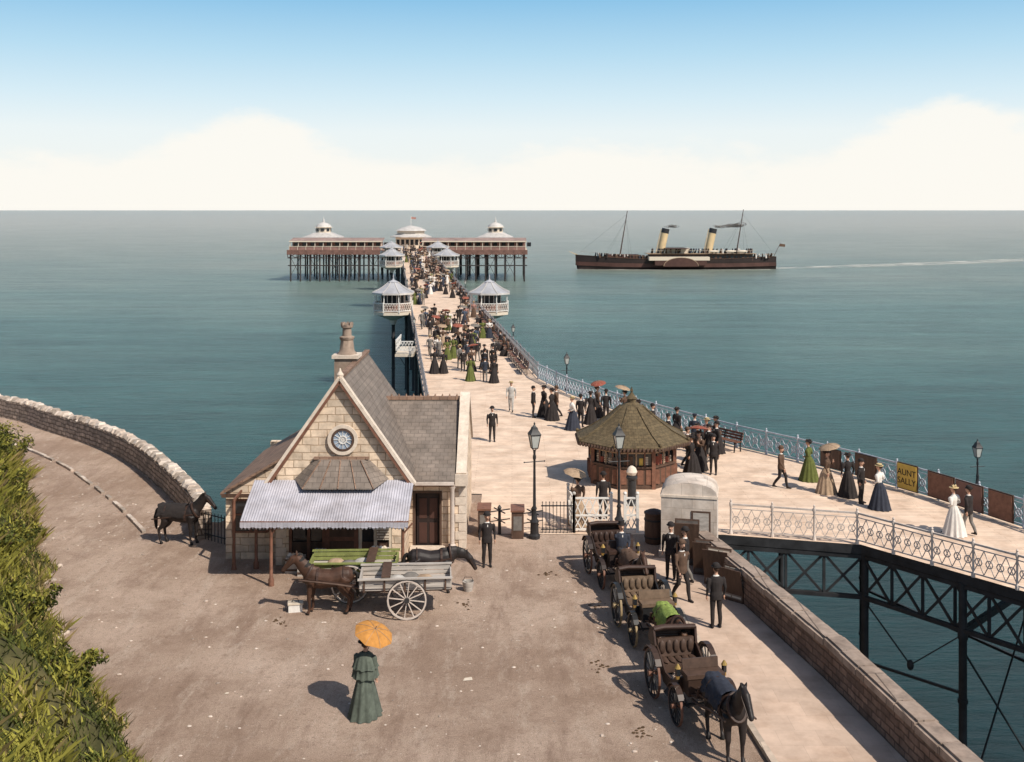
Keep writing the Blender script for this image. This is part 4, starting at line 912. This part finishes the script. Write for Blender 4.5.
b.bx(-3.42, -3.34, 37.98, 38.2, 0, 2.0, WOOD); b.bx(-2.50, -2.42, 37.98, 38.2, 0, 2.0, WOOD); b.bx(-3.34, -2.50, 37.98, 38.2, 1.92, 2.0, WOOD); b.bx(-3.5, -2.3, 37.6, 37.99, 0, .12, STONEC)
b.obj('door', e)
b = B()
b.bx(-9.3, -8.2, 36.86, 36.9, .95, 1.95, GLASS)
for x in (-9.33, -8.76, -8.2): b.bx(x-.04, x+.04, 36.82, 36.9, .9, 2.0, WOODR)
for z in (.92, 1.5, 1.98): b.bx(-9.33, -8.2, 36.83, 36.9, z-.03, z+.03, WOODR)
b.ring((-5.56, 36.16, 4.15), .50, .38, .12, STONEC, 28); b.ring((-5.56, 36.14, 4.15), .385, .31, .08, WOOD, 28); b.tube([(-5.56, 36.15, 4.15), (-5.56, 36.19, 4.15)], .32, WATCH, 24)
for k in range(6): a = k*pi/6; b.beam((-5.56-.3*cos(a), 36.135, 4.15-.3*sin(a)), (-5.56+.3*cos(a), 36.135, 4.15+.3*sin(a)), .015, .018, WHITE)
b.ring((-5.56, 36.13, 4.15), .14, .11, .03, WHITE, 20); b.obj('windows', e)
b = B()
for i in range(8):
    w = .34 if i % 2 else .22
    b.bx(-1.62-w, -1.58, 37.97, 38.03, .02+i*.3, .30+i*.3, STONEC)
    if i < 7: b.bx(-7.77, -7.77+w, 36.17, 36.21, .02+i*.3, .30+i*.3, STONEC)
b.bx(-1.62, -1.585, 37.99, 38.5, .0, 2.5, STONEC)
b.lathe((-2.05, 37.75, 0), [(.13, 0), (.13, .2), (.08, .25), (.075, 2.1), (.13, 2.2), (.13, 2.3)], PINKW, 12); b.obj('quoins', e)
b = B()
b.slab([(-7.0, 37.45, 2.48), (-1.96, 37.45, 2.48), (-1.96, 41, 4.66), (-7.0, 41, 4.66)], .10, SLATE); b.slab([(-1.96, 44.3, 2.48), (-7.6, 44.3, 2.48), (-7.0, 41, 4.66), (-1.96, 41, 4.66)], .10, SLATE)
b.beam((-5, 41, 4.70), (-1.95, 41, 4.70), .2, .12, TILE)
for i in range(11): b.lathe((-4.75+i*.27, 41, 4.74), [(.05, 0), (.03, .06), (.005, .12)], TILE, 6)
b.slab([(-3.33, 36.32, 2.84), (-3.33, 43.0, 2.84), (ap, 43.0, 6.14), (ap, 36.32, 6.14)], .10, SLATE); b.slab([(-7.97, 43.0, 2.84), (-7.97, 36.32, 2.84), (ap, 36.32, 6.14), (ap, 43.0, 6.14)], .10, SLATE)
b.beam((ap, 36.3, 6.2), (ap, 43, 6.2), .18, .10, TILE)
b.slab([(-9.75, 36.75, 2.25), (-7.76, 36.75, 3.40), (-7.76, 43.2, 3.40), (-9.75, 43.2, 2.25)], .09, TILE)
b.obj('roof', e)
b = B()
b.beam((ap-.02, 36.12, 6.20), (-8.1, 36.12, 2.72), .28, .10, STONEC); b.beam((ap+.02, 36.12, 6.20), (-3.2, 36.12, 2.72), .28, .105, STONEC)
b.beam((ap-.02, 36.02, 6.08), (-8.0, 36.02, 2.70), .05, .13, WOODR); b.beam((ap+.02, 36.02, 6.08), (-3.3, 36.02, 2.70), .05, .135, WOODR)
b.lathe((ap, 36.15, 6.2), [(.10, 0), (.12, .1), (.05, .2), (.02, .3)], STONEC, 8)
b.beam((-1.74, 37.75, 2.62), (-1.74, 41.0, 4.86), .36, .16, STONEC); b.beam((-1.74, 44.25, 2.62), (-1.74, 41.0, 4.86), .36, .16, STONEC); b.box((-1.74, 37.85, 2.45), (.42, .4, .4), STONEC)
b.beam((-3.3, 37.38, 2.40), (-1.97, 37.38, 2.40), .10, .10, PINKW); b.bx(-3.3, -1.97, 37.46, 37.5, 2.28, 2.4, WOODR); b.bx(-9.7, -7.9, 36.70, 36.76, 2.1, 2.22, WOOD)
b.obj('coping', e)
b = B()
b.bx(-6.40, -5.60, 39.6, 40.4, 4.6, 6.35, STONED); b.bx(-6.48, -5.52, 39.52, 40.48, 6.35, 6.47, STONEC); b.lathe((-6, 40, 6.47), [(.38, 0), (.28, .12), (.23, .5), (.28, .56), (.28, .62), (.2, .66)], STONED, 8, pi/8)
b.lathe((-6, 40, 7.1), [(.17, 0), (.16, .3), (.22, .34), (.22, .42), (.13, .43)], STONED, 12)
for k in range(8): a = k*pi/4; b.box((-6+.19*cos(a), 40+.19*sin(a), 7.56), (.07, .07, .12), STONED, rz=a)
b.obj('chimney', e)
b = B()
top = [(-6.45, 36.19, 3.55), (-4.75, 36.19, 3.55), (-4.95, 35.95, 3.5), (-6.25, 35.95, 3.5)]; bot = [(-7.15, 36.19, 2.86), (-4.05, 36.19, 2.86), (-4.45, 35.35, 2.72), (-6.75, 35.35, 2.72)]
b.add(top+bot, [(0, 3, 2, 1), (3, 7, 6, 2), (0, 4, 7, 3), (1, 2, 6, 5), (4, 5, 6, 7)], SLATE)
for i in (0, 2, 4, 6, 8): t = i/8; b.beam((-6.25+1.3*t, 35.94, 3.52), (-6.75+2.3*t, 35.34, 2.74), .03, .03, TILE)
b.beam((-6.5, 36.1, 3.56), (-4.7, 36.1, 3.56), .10, .08, TILE); b.obj('bay_roof', e)
b = B(); vs = []; fs = []; n = 384; xa, xb = -8.45, -3.22
for i in range(n+1):
    x = xa+(xb-xa)*i/n; dz = .012*sin(i*2*pi/6)
    for t in range(6):
        tt = t/5; vs.append((x, 36.14-1.98*tt, 2.83-.70*tt-.10*tt*tt+dz+.02*noise.noise(Vector((x*1.3, tt*3, 0)))-(.05*abs(noise.noise(Vector((x*3, 5, 0)))) if t == 5 else 0)))
for i in range(n):
    for t in range(5): a = i*6+t; fs.append((a, a+1, a+7, a+6))
b.add(vs, fs, ZINC)
n = 46
for i in range(n):
    x = xa+(xb-xa)*(i+.5)/n; d = R.uniform(-.02, .02); b.bx(x-.054, x+.054, 34.13, 34.15, 1.84+d, 2.0, ZINC); b.lathe((x, 34.14, 1.79+d), [(.01, 0), (.05, .06)], ZINC, 6)
b.beam((xa, 34.20, 1.99), (xb, 34.20, 1.99), .08, .08, WOODR)
for x, y in ((-7.5, 34.25), (-3.4, 34.25), (-8.35, 35.9)): b.lathe((x, y, 0), [(.09, 0), (.09, .2), (.055, .25), (.05, 1.8), (.09, 1.95)], WOODR, 10)
b.lathe((-9.05, 35.8, 0), [(.09, 0), (.055, .2), (.05, 2.3)], WOODR, 8); b.beam((-9.05, 35.8, 2.25), (-9.05, 36.8, 2.3), .06, .08, WOODR)
for x in (-7.5, -3.4): b.beam((x, 34.25, 1.6), (x+.3, 34.25, 1.95), .04, .05, WOODR); b.beam((x, 34.25, 1.9), (x, 36.2, 2.4), .06, .08, WOODR)
b.obj('porch_canopy', e)
b = B()
for x, y, w, h in ((-7.0, 35.6, .6, .5), (-6.6, 35.3, .5, .35), (-6.2, 35.75, .45, .6), (-4.3, 35.7, .6, .7)):
    b.bx(x-w/2, x+w/2, y-.2, y+.2, 0, h, GREYW)
    for z in (.08, h-.1): b.bx(x-w/2-.01, x+w/2+.01, y-.215, y-.2, z, z+.06, WOOD)
    for k in range(4): b.sph((x-w/3+k*w/5, y, h+.03), .08, (WHITE, CREAM)[k % 2], 6, 4)
b.obj('crates')
b = B(); b.bx(-.2, .2, -.13, .13, 0, .22, WHITE); b.bx(-.22, .22, -.15, .15, .22, .26, CREAM); b.tube([(-.1, 0, .26), (-.06, 0, .36), (.06, 0, .36), (.1, 0, .26)], .012, IRON, 5); o = b.obj('wooden_box'); o.location = (-6.32, 32.1, 0); o.rotation_euler[2] = .2
b = B(); b.lathe((0, 0, 0), [(.13, 0), (.18, .3), (.165, .3), (.12, .03)], GREYW, 14); b.tube([(-.17, 0, .29), (-.1, .0, .42), (.1, 0, .42), (.17, 0, .29)], .01, IRON, 5); o = b.obj('bucket'); o.location = (-1.35, 33.8, 0)

# ------------------------------------------------------------------ carts + horses
def cart(side=GREYW, top=None):
    b = B()
    for s in (1, -1): b.wheel((-.1, .72*s, .57), .57, PINKW, IRON, 12)
    b.tube([(-.1, -.72, .57), (-.1, .72, .57)], .035, IRON, 6)
    for k in range(6): b.bx(-1.35, 1.25, -.58+k*.195, -.40+k*.195, .80+.004*(k % 2), .86, GREYW)
    for s in (1, -1):
        b.beam((-1.35, .6*s, .93), (1.25, .6*s, .93), .03, .10, side); b.beam((-1.35, .6*s, 1.06), (1.25, .6*s, 1.06), .03, .11, side); b.beam((-1.4, .64*s, 1.16), (1.3, .67*s, 1.16), .12, .035, top or side)
        for k in range(5): x = -1.2+k*.58; b.beam((x, .63*s, .78), (x, .63*s, 1.16), .05, .04, WOOD)
        b.tube([(1.1, .38*s, .80), (1.9, .40*s, .95), (3.0, .34*s, 1.08)], [.035, .03, .022], WOOD, 6); b.beam((-1.35, .4*s, .76), (1.2, .4*s, .76), .07, .08, WOOD)
    b.bx(-1.38, -1.34, -.58, .58, .86, 1.08, side); b.bx(1.22, 1.27, -.58, .58, .86, 1.12, side); b.beam((.5, -.66, 1.22), (.5, .66, 1.22), .26, .04, WOOD)
    for k in range(3): b.sph((-.6+.4*k, .1*(-1)**k, .95), (.28, .22, .14), (TAN, GRY, LGR)[k], 8, 5)
    return b.mesh('horse_cart', 35)
CART1 = cart(); CART2 = cart(GREEN, GREEN)
inst('horse_cart', CART1, (-3.15, 32.1, 0), radians(184)); inst('horse', H_BAY, (-5.35, 31.95, 0), radians(184), .93)
inst('horse_cart', CART2, (-4.75, 33.45, 0), radians(2)); inst('horse', H_DWN, (-2.45, 33.7, 0), radians(6), .93)
inst('horse', H_LFT, (-11.65, 38.6, 0), radians(-8), .95)
def rig(x, y, ang, hm, cm, hs=.95, hd=2.15):
    a = radians(ang); inst('carriage', cm, (x, y, 0), a); inst('horse', hm, (x+hd*cos(a), y+hd*sin(a), 0), a, hs)
rig(3.25, 34.9, -80, H_BRN, CARR[0]); rig(3.75, 30.4, -81, H_GRN, CARR[1]); rig(4.2, 25.9, -79, H_BLK, CARR[2], .98, 2.2)
put(SITC, 3.25+.82*cos(radians(-80)), 34.9+.82*sin(radians(-80)), -80, 1, .70)

# ------------------------------------------------------------------ PEOPLE
put(LADY, -3.4, 25.5, 75, 1.0, 0)
put(MEN[0], -.82, 36.1, -80, 1, 0); put(MEN[0], 4.98, 34.5, -110, 1, .115); put(MEN[2], 5.05, 32.7, -60, 1, .115); put(MEN[0], 5.66, 30.5, 100, 1, .115); put(MEN[4], 5.35, 34.0, 160, 1, .115)
put(WOM[5], 2.45, 40.9, 120); put(MEN[0], 3.45, 41.6, 100); put(MEN[0], -1.0, 55.5, -80); put(MEN[5], -.05, 63.7, -95)
for x, y, m, a in ((1.2, 61.9, MEN[0], 0), (1.8, 62.2, WOM[0], 200), (2.5, 62, MEN[2], 170), (3.2, 58.5, WOM[1], 190), (3.7, 59.2, MEN[0], 60), (4.8, 62, WOM[3], 20), (6.2, 60.5, WOM[5], 140), (5.2, 60.8, MEN[0], 90),
                   (8.9, 48.6, MEN[0], -100), (8.6, 51, WOM[0], 90), (8.0, 50.2, MEN[2], 10), (9.3, 52.5, WOM[6], 200), (7.6, 53.5, MEN[0], 10), (8.3, 55.3, WOM[0], 30), (9.1, 50.9, MEN[4], 200), (7.9, 48.4, WOM[0], 160),
                   (8.1, 47.2, SITM, 190), (8.4, 49.4, WOM[3], 220), (9.6, 51.6, MEN[0], 190), (8.9, 53.6, MEN[1], 60), (9.8, 52.9, WOM[0], 180), (7.2, 56.3, MEN[4], 0), (6.6, 57.5, WOM[0], 150), (4.3, 60.2, WOM[0], 80), (2.2, 61.2, WOM[0], 160),
                   (11.3, 46.2, MEN[2], -30), (12.8, 47.5, WOM[4], 150), (13.0, 45.4, WOM[5], -20), (13.9, 43.8, MEN[0], -40), (14.35, 43.0, WOM[1], 140), (13.7, 44.9, WOM[0], 100),
                   (15.9, 39.6, WOM[2], 130), (16.4, 39.5, MEN[4], 130)):
    if m is not SITM: put(m, x, y, a)
put(SITW, 10.0, 53.7, 213, 1, .0)
def crowd(y0, y1, n, lo=.6, hi=7.0):
    for i in range(n):
        y = R.uniform(y0, y1); x = XL(y)+R.uniform(lo, hi); d = 96 if R.random() < .5 else -84
        m = R.choice(MEN[:5]+MEN[:1]*2) if R.random() < .6 else R.choice(WOM+[WOM[0]]*3+[WOM[3]])
        put(m, x, y, d+R.gauss(0, 18), R.uniform(.94, 1.04))
        if R.random() < .45: put(R.choice(WOM+[WOM[0]]*4), x+.62, y+R.uniform(-.2, .2), d+R.gauss(0, 10), R.uniform(.92, 1.0))
crowd(74, 98, 22, 1.0, 6.2); crowd(99, 128, 9, .8, 3.6); crowd(98, 130, 7, 4.5, 6.4); crowd(132, 170, 24); crowd(170, 225, 36); crowd(225, 316, 50)
for i in range(26): put(R.choice(MEN+WOM), R.uniform(-40, -22), R.uniform(319, 331), R.uniform(0, 360), 1, 0)

# ------------------------------------------------------------------ SHIP (bow toward -x)
e = empty('paddle_steamer', (58, 386, SEA), radians(2))
def hy(x):
    t = (x+35)/70; return 4.2*max(0.0, min(1, t*4.2))**.75*max(.25, min(1, (1-t)*4))**.5
def hz(x): t = x/35; return 3.6+1.5*max(0, -t)**2.2+.8*max(0, t)**2
xs = [-35, -34, -32, -28, -22, -15, -8, 0, 8, 15, 22, 28, 32, 34.5]
b = B(); vs = []; fs = []
for x in xs:
    w = max(hy(x), .08); z = hz(x)
    for yy, zz in ((-w, z), (-w*.98, z*.55), (-w*.85, .2), (-w*.5, -1), (w*.5, -1), (w*.85, .2), (w*.98, z*.55), (w, z)): vs.append((x-(.8 if x < -33 and zz > 1 else 0), yy, zz))
for i in range(len(xs)-1):
    for k in range(7): a = i*8+k; fs.append((a, a+1, a+9, a+8))
fs.append(tuple(range(8))); fs.append(tuple(range((len(xs)-1)*8, len(xs)*8))[::-1]); b.add(vs, fs, HULL)
for i in range(len(xs)-1): b.add([vs[i*8][:2]+(vs[i*8][2]-.35,), vs[(i+1)*8][:2]+(vs[(i+1)*8][2]-.35,), vs[(i+1)*8+7][:2]+(vs[(i+1)*8+7][2]-.35,), vs[i*8+7][:2]+(vs[i*8+7][2]-.35,)], [(0, 1, 2, 3)], TAN)
for i in range(len(xs)-1):
    p = vs[i*8]; q = vs[(i+1)*8]; b.beam((p[0], p[1]-.05, p[2]), (q[0], q[1]-.05, q[2]), .12, .14, BRN); b.beam((p[0], p[1]*.97-.06, p[2]*.4), (q[0], q[1]*.97-.06, q[2]*.4), .1, 1.3, HULLR)
b.obj('hull', e)
b = B()
b.bx(-10, 26, -3, 3, 3.0, 5.4, WOOD); b.bx(-11, 27, -3.8, 3.8, 5.4, 5.55, TAN); b.bx(-25, -14, -2.4, 2.4, 3.2, 5.2, HULLR); b.bx(-4, 4, -2, 2, 5.6, 7.4, CREAM); b.bx(-5, 3, -5.5, 5.5, 7.2, 7.4, WOOD)
for i in range(22): x = -9+i*1.6; b.bx(x, x+.8, -3.04, -3.0, 3.8, 4.8, GLASS)
for i in range(19):
    x = -11+i*2; b.beam((x, -3.7, 5.6), (x, -3.7, 6.6), .06, .06, CREAM)
b.beam((-11, -3.7, 6.6), (27, -3.7, 6.6), .06, .06, CREAM); b.beam((-34, -.5, 6.2), (-12, -4.2, 4.7), .06, .06, TAN); b.beam((27, -4, 4.9), (34, -2.2, 5.4), .06, .06, TAN)
for x in (12, 18, 22): b.sph((x, -4.2, 6.3), (1.9, .6, .45), CREAM, 10, 6)
for i in range(110):
    x = R.uniform(-30, 33); z = 5.6 if -10 < x < 26 else hz(x)-.35; b.tube([(x, -3+R.random()*3, z), (x, -2.5, z+1.3), (x, -2.5, z+1.7)], [.3, .25, .12], R.choice([BLK, BLK, BRN, WHT, NAVY]), 6)
b.obj('superstructure', e)
b = B()
for s in (1, -1):
    pr = [(-6.0, 1.2)]+[(6.0*cos(a), 1.4+2.9*sin(a)) for a in [pi-pi*k/14 for k in range(15)]]+[(6.0, 1.2)]
    b.prismy(pr, 4*s, 7.2*s, HULLR)
    for k in range(14):
        a = pi-pi*k/14; a2 = pi-pi*(k+1)/14; b.beam((6.0*cos(a), 7.22*s, 1.4+2.9*sin(a)), (6.0*cos(a2), 7.22*s, 1.4+2.9*sin(a2)), .1, .18, TAN)
    b.bx(-11, 10, 4*s if s > 0 else -7, 7*s if s > 0 else -4, 3.3, 4.5, CREAM); b.bx(-9, 9, 4*s if s > 0 else -6.9, 6.9*s if s > 0 else -4, 1.6, 3.3, HULLR)
b.obj('paddle_boxes', e)
b = B()
for x in (-6.3, 10.5):
    b.tube([(x, 0, 4), (x+1.9, 0, 12.6)], 1.3, BUFF, 18); b.tube([(x+1.9, 0, 12.6), (x+2.25, 0, 14.2)], 1.34, IRON, 18); b.tube([(x+.3, 0, 5.4), (x+.4, 0, 5.9)], 1.5, CREAM, 18)
    b.tube([(x-1.4, 0, 5), (x+.6, 0, 14)], .15, BUFF, 6)
b.obj('funnels', e)
b = B()
for x, h in ((-20.5, 20.4), (20.5, 20.9)):
    b.tube([(x, 0, 3), (x+2.9, 0, h)], [.26, .12], WOOD, 8)
    for dx, dy in ((-6, -3.5), (5, -3.5), (-6, 3.5), (5, 3.5)): b.beam((x+dx*.8, dy, 4.5), (x+2.5, 0, h-3), .03, .03, IRON)
b.beam((-34.5, 0, 5.8), (-18, 0, 19), .03, .03, IRON); b.beam((23, 0, 19.5), (34.5, 0, 4.8), .03, .03, IRON)
b.tube([(34, 0, 4), (36.5, 0, 9)], .08, WOOD, 6); b.add([(36.4, 0, 8.9), (38.4, .5, 8.6), (38.2, .3, 7.7), (36, 0, 7.9)], [(0, 1, 2, 3)], BRN); b.tube([(-35.2, 0, 5), (-38.0, 0, 6.2)], [.2, .08], BUFF, 6)
b.obj('masts', e)
m, nt, p = base_mat('smoke'); p.inputs['Base Color'].default_value = (.13, .11, .10, 1); p.inputs['Roughness'].default_value = 1; p.inputs['Specular IOR Level'].default_value = 0
tc = _n(nt, 'ShaderNodeTexCoord'); nzn = _n(nt, 'ShaderNodeTexNoise'); nzn.inputs['Scale'].default_value = .5; nzn.inputs['Detail'].default_value = 5; nt.links.new(tc.outputs['Object'], nzn.inputs['Vector'])
mr = _n(nt, 'ShaderNodeMapRange'); mr.inputs[1].default_value = .36; mr.inputs[2].default_value = .66; mr.inputs[4].default_value = .42; nt.links.new(nzn.outputs['Fac'], mr.inputs[0]); nt.links.new(mr.outputs[0], p.inputs['Alpha'])
b = B()
for fx, nn in ((13.2, 12), (-3.8, 5)):
    for i in range(nn): b.sph((fx+i*.85, R.uniform(-.3, .3), 14.8+.06*i+R.uniform(-.2, .25)), (1.0+i*.09, .8, .42+.04*i), m, 10, 6)
b.obj('funnel_smoke', e)
def foam_mat():
    m, nt, p = base_mat('wake_foam'); tc = _n(nt, 'ShaderNodeTexCoord'); n = _n(nt, 'ShaderNodeTexNoise'); n.inputs['Scale'].default_value = .12; n.inputs['Detail'].default_value = 8; n.inputs['Roughness'].default_value = .7
    nt.links.new(tc.outputs['Object'], n.inputs['Vector']); mr = _n(nt, 'ShaderNodeMapRange'); mr.inputs[1].default_value = .34; mr.inputs[2].default_value = .62; mr.inputs[4].default_value = .7
    nt.links.new(n.outputs['Fac'], mr.inputs[0]); nt.links.new(mr.outputs[0], p.inputs['Alpha']); p.inputs['Base Color'].default_value = (.62, .62, .56, 1); p.inputs['Roughness'].default_value = .9; return m
FOAM = foam_mat()
b = B(); c = []; N = 60
for i in range(N+1):
    t = i/N; x = 88+t*230; y = 388+t*t*60+t*95; w = 2.5+7*sin(min(1, t*3)*pi/2)*(1+.5*noise.noise(Vector((t*19, 0, 0)))); c.append(((x, y-w, SEA+.05), (x, y+w, SEA+.05)))
for p, q in zip(c, c[1:]): b.add([p[0], q[0], q[1], p[1]], [(0, 1, 2, 3)], FOAM)
b.add([(20, 383, SEA+.06), (55, 376, SEA+.06), (90, 381, SEA+.06), (90, 384, SEA+.06), (55, 380, SEA+.06), (24, 384.5, SEA+.06)], [(0, 1, 2, 3, 4, 5)], FOAM)
b.obj('wake', fixn=False)

# ------------------------------------------------------------------ LIGHT, WORLD, CAMERA
az = 135; el = 46
sd = Vector((sin(radians(az))*cos(radians(el)), cos(radians(az))*cos(radians(el)), sin(radians(el))))
L = bpy.data.lights.new('sun', 'SUN'); L.energy = 5.0; L.angle = radians(.55); L.color = (1, .925, .82); so = bpy.data.objects.new('sun', L); COL.objects.link(so)
so.rotation_euler = (-sd).to_track_quat('-Z', 'Y').to_euler()
W = bpy.data.worlds.new('World'); SC.world = W; W.use_nodes = True; nt = W.node_tree; L_ = nt.links
bg = nt.nodes['Background']; bg.inputs['Strength'].default_value = .1
sky = _n(nt, 'ShaderNodeTexSky', sky_type='NISHITA'); sky.sun_disc = False; sky.sun_elevation = radians(el); sky.sun_rotation = radians(az); sky.air_density = 1.0; sky.dust_density = 1.5
tc = _n(nt, 'ShaderNodeTexCoord'); sp = _n(nt, 'ShaderNodeSeparateXYZ'); L_.new(tc.outputs['Generated'], sp.inputs[0])
def M(op, a, b_=None, c=None):
    n = _n(nt, 'ShaderNodeMath', operation=op)
    for i, q in enumerate((a, b_, c)):
        if q is None: continue
        if isinstance(q, (int, float)): n.inputs[i].default_value = q
        else: L_.new(q, n.inputs[i])
    return n.outputs[0]
z = sp.outputs['Z']
cr = _n(nt, 'ShaderNodeValToRGB'); L_.new(M('MULTIPLY', z, 2.0), cr.inputs[0])
E = cr.color_ramp.elements; E[0].position = .0; E[0].color = (.93, .91, .84, 1); E[1].position = 1; E[1].color = (.14, .32, .58, 1)
for ps, c in ((.14, (.82, .89, .90, 1)), (.20, (.66, .82, .90, 1)), (.28, (.46, .70, .86, 1)), (.375, (.26, .54, .79, 1)), (.6, (.18, .40, .66, 1))): q = E.new(ps); q.color = c
sc = _n(nt, 'ShaderNodeVectorMath', operation='SCALE'); L_.new(cr.outputs[0], sc.inputs[0]); sc.inputs['Scale'].default_value = 10.5
mr = _n(nt, 'ShaderNodeMapRange'); mr.inputs[1].default_value = .22; mr.inputs[2].default_value = .6; mr.inputs[3].default_value = .95; mr.inputs[4].default_value = .0; L_.new(z, mr.inputs[0])
mx = _n(nt, 'ShaderNodeMix', data_type='RGBA'); L_.new(mr.outputs[0], mx.inputs[0]); L_.new(sky.outputs[0], mx.inputs[6]); L_.new(sc.outputs[0], mx.inputs[7])
azm = M('ARCTAN2', sp.outputs['X'], sp.outputs['Y'])
cv = _n(nt, 'ShaderNodeCombineXYZ'); L_.new(azm, cv.inputs[0]); L_.new(M('MULTIPLY', z, 2.2), cv.inputs[1])
n1 = _n(nt, 'ShaderNodeTexNoise'); n1.inputs['Scale'].default_value = 11; n1.inputs['Detail'].default_value = 8; n1.inputs['Roughness'].default_value = .6; L_.new(cv.outputs[0], n1.inputs['Vector'])
def gauss(c, w, h):
    d = M('DIVIDE', M('SUBTRACT', azm, c), w); return M('MULTIPLY', M('EXPONENT', M('MULTIPLY', M('MULTIPLY', d, d), -1.0)), h)
top = M('ADD', M('ADD', gauss(-.235, .07, .038), gauss(.385, .075, .058)), M('ADD', gauss(.09, .07, .022), .050))
lim = M('ADD', top, M('MULTIPLY', M('SUBTRACT', n1.outputs['Fac'], .5), .085))
mk = _n(nt, 'ShaderNodeMapRange', interpolation_type='SMOOTHSTEP'); L_.new(M('SUBTRACT', lim, z), mk.inputs[0]); mk.inputs[1].default_value = -.003; mk.inputs[2].default_value = .022; mk.inputs[4].default_value = .88
cm = _n(nt, 'ShaderNodeMix', data_type='RGBA'); L_.new(mk.outputs[0], cm.inputs[0]); L_.new(mx.outputs[2], cm.inputs[6]); cm.inputs[7].default_value = (9.9, 9.6, 8.9, 1)
L_.new(cm.outputs[2], bg.inputs['Color'])

cam = bpy.data.cameras.new('camera'); co = bpy.data.objects.new('camera', cam); COL.objects.link(co)
co.location = (0, 0, 11.7); co.rotation_euler = (radians(90), 0, 0); cam.sensor_width = 36; cam.lens = 36*1100/1024; cam.shift_y = -171/1024; cam.clip_end = 100000; cam.clip_start = .5
SC.camera = co
SC.view_settings.view_transform = 'Standard'; SC.view_settings.look = 'None'; SC.view_settings.exposure = 0
print('objs', len(bpy.data.objects))
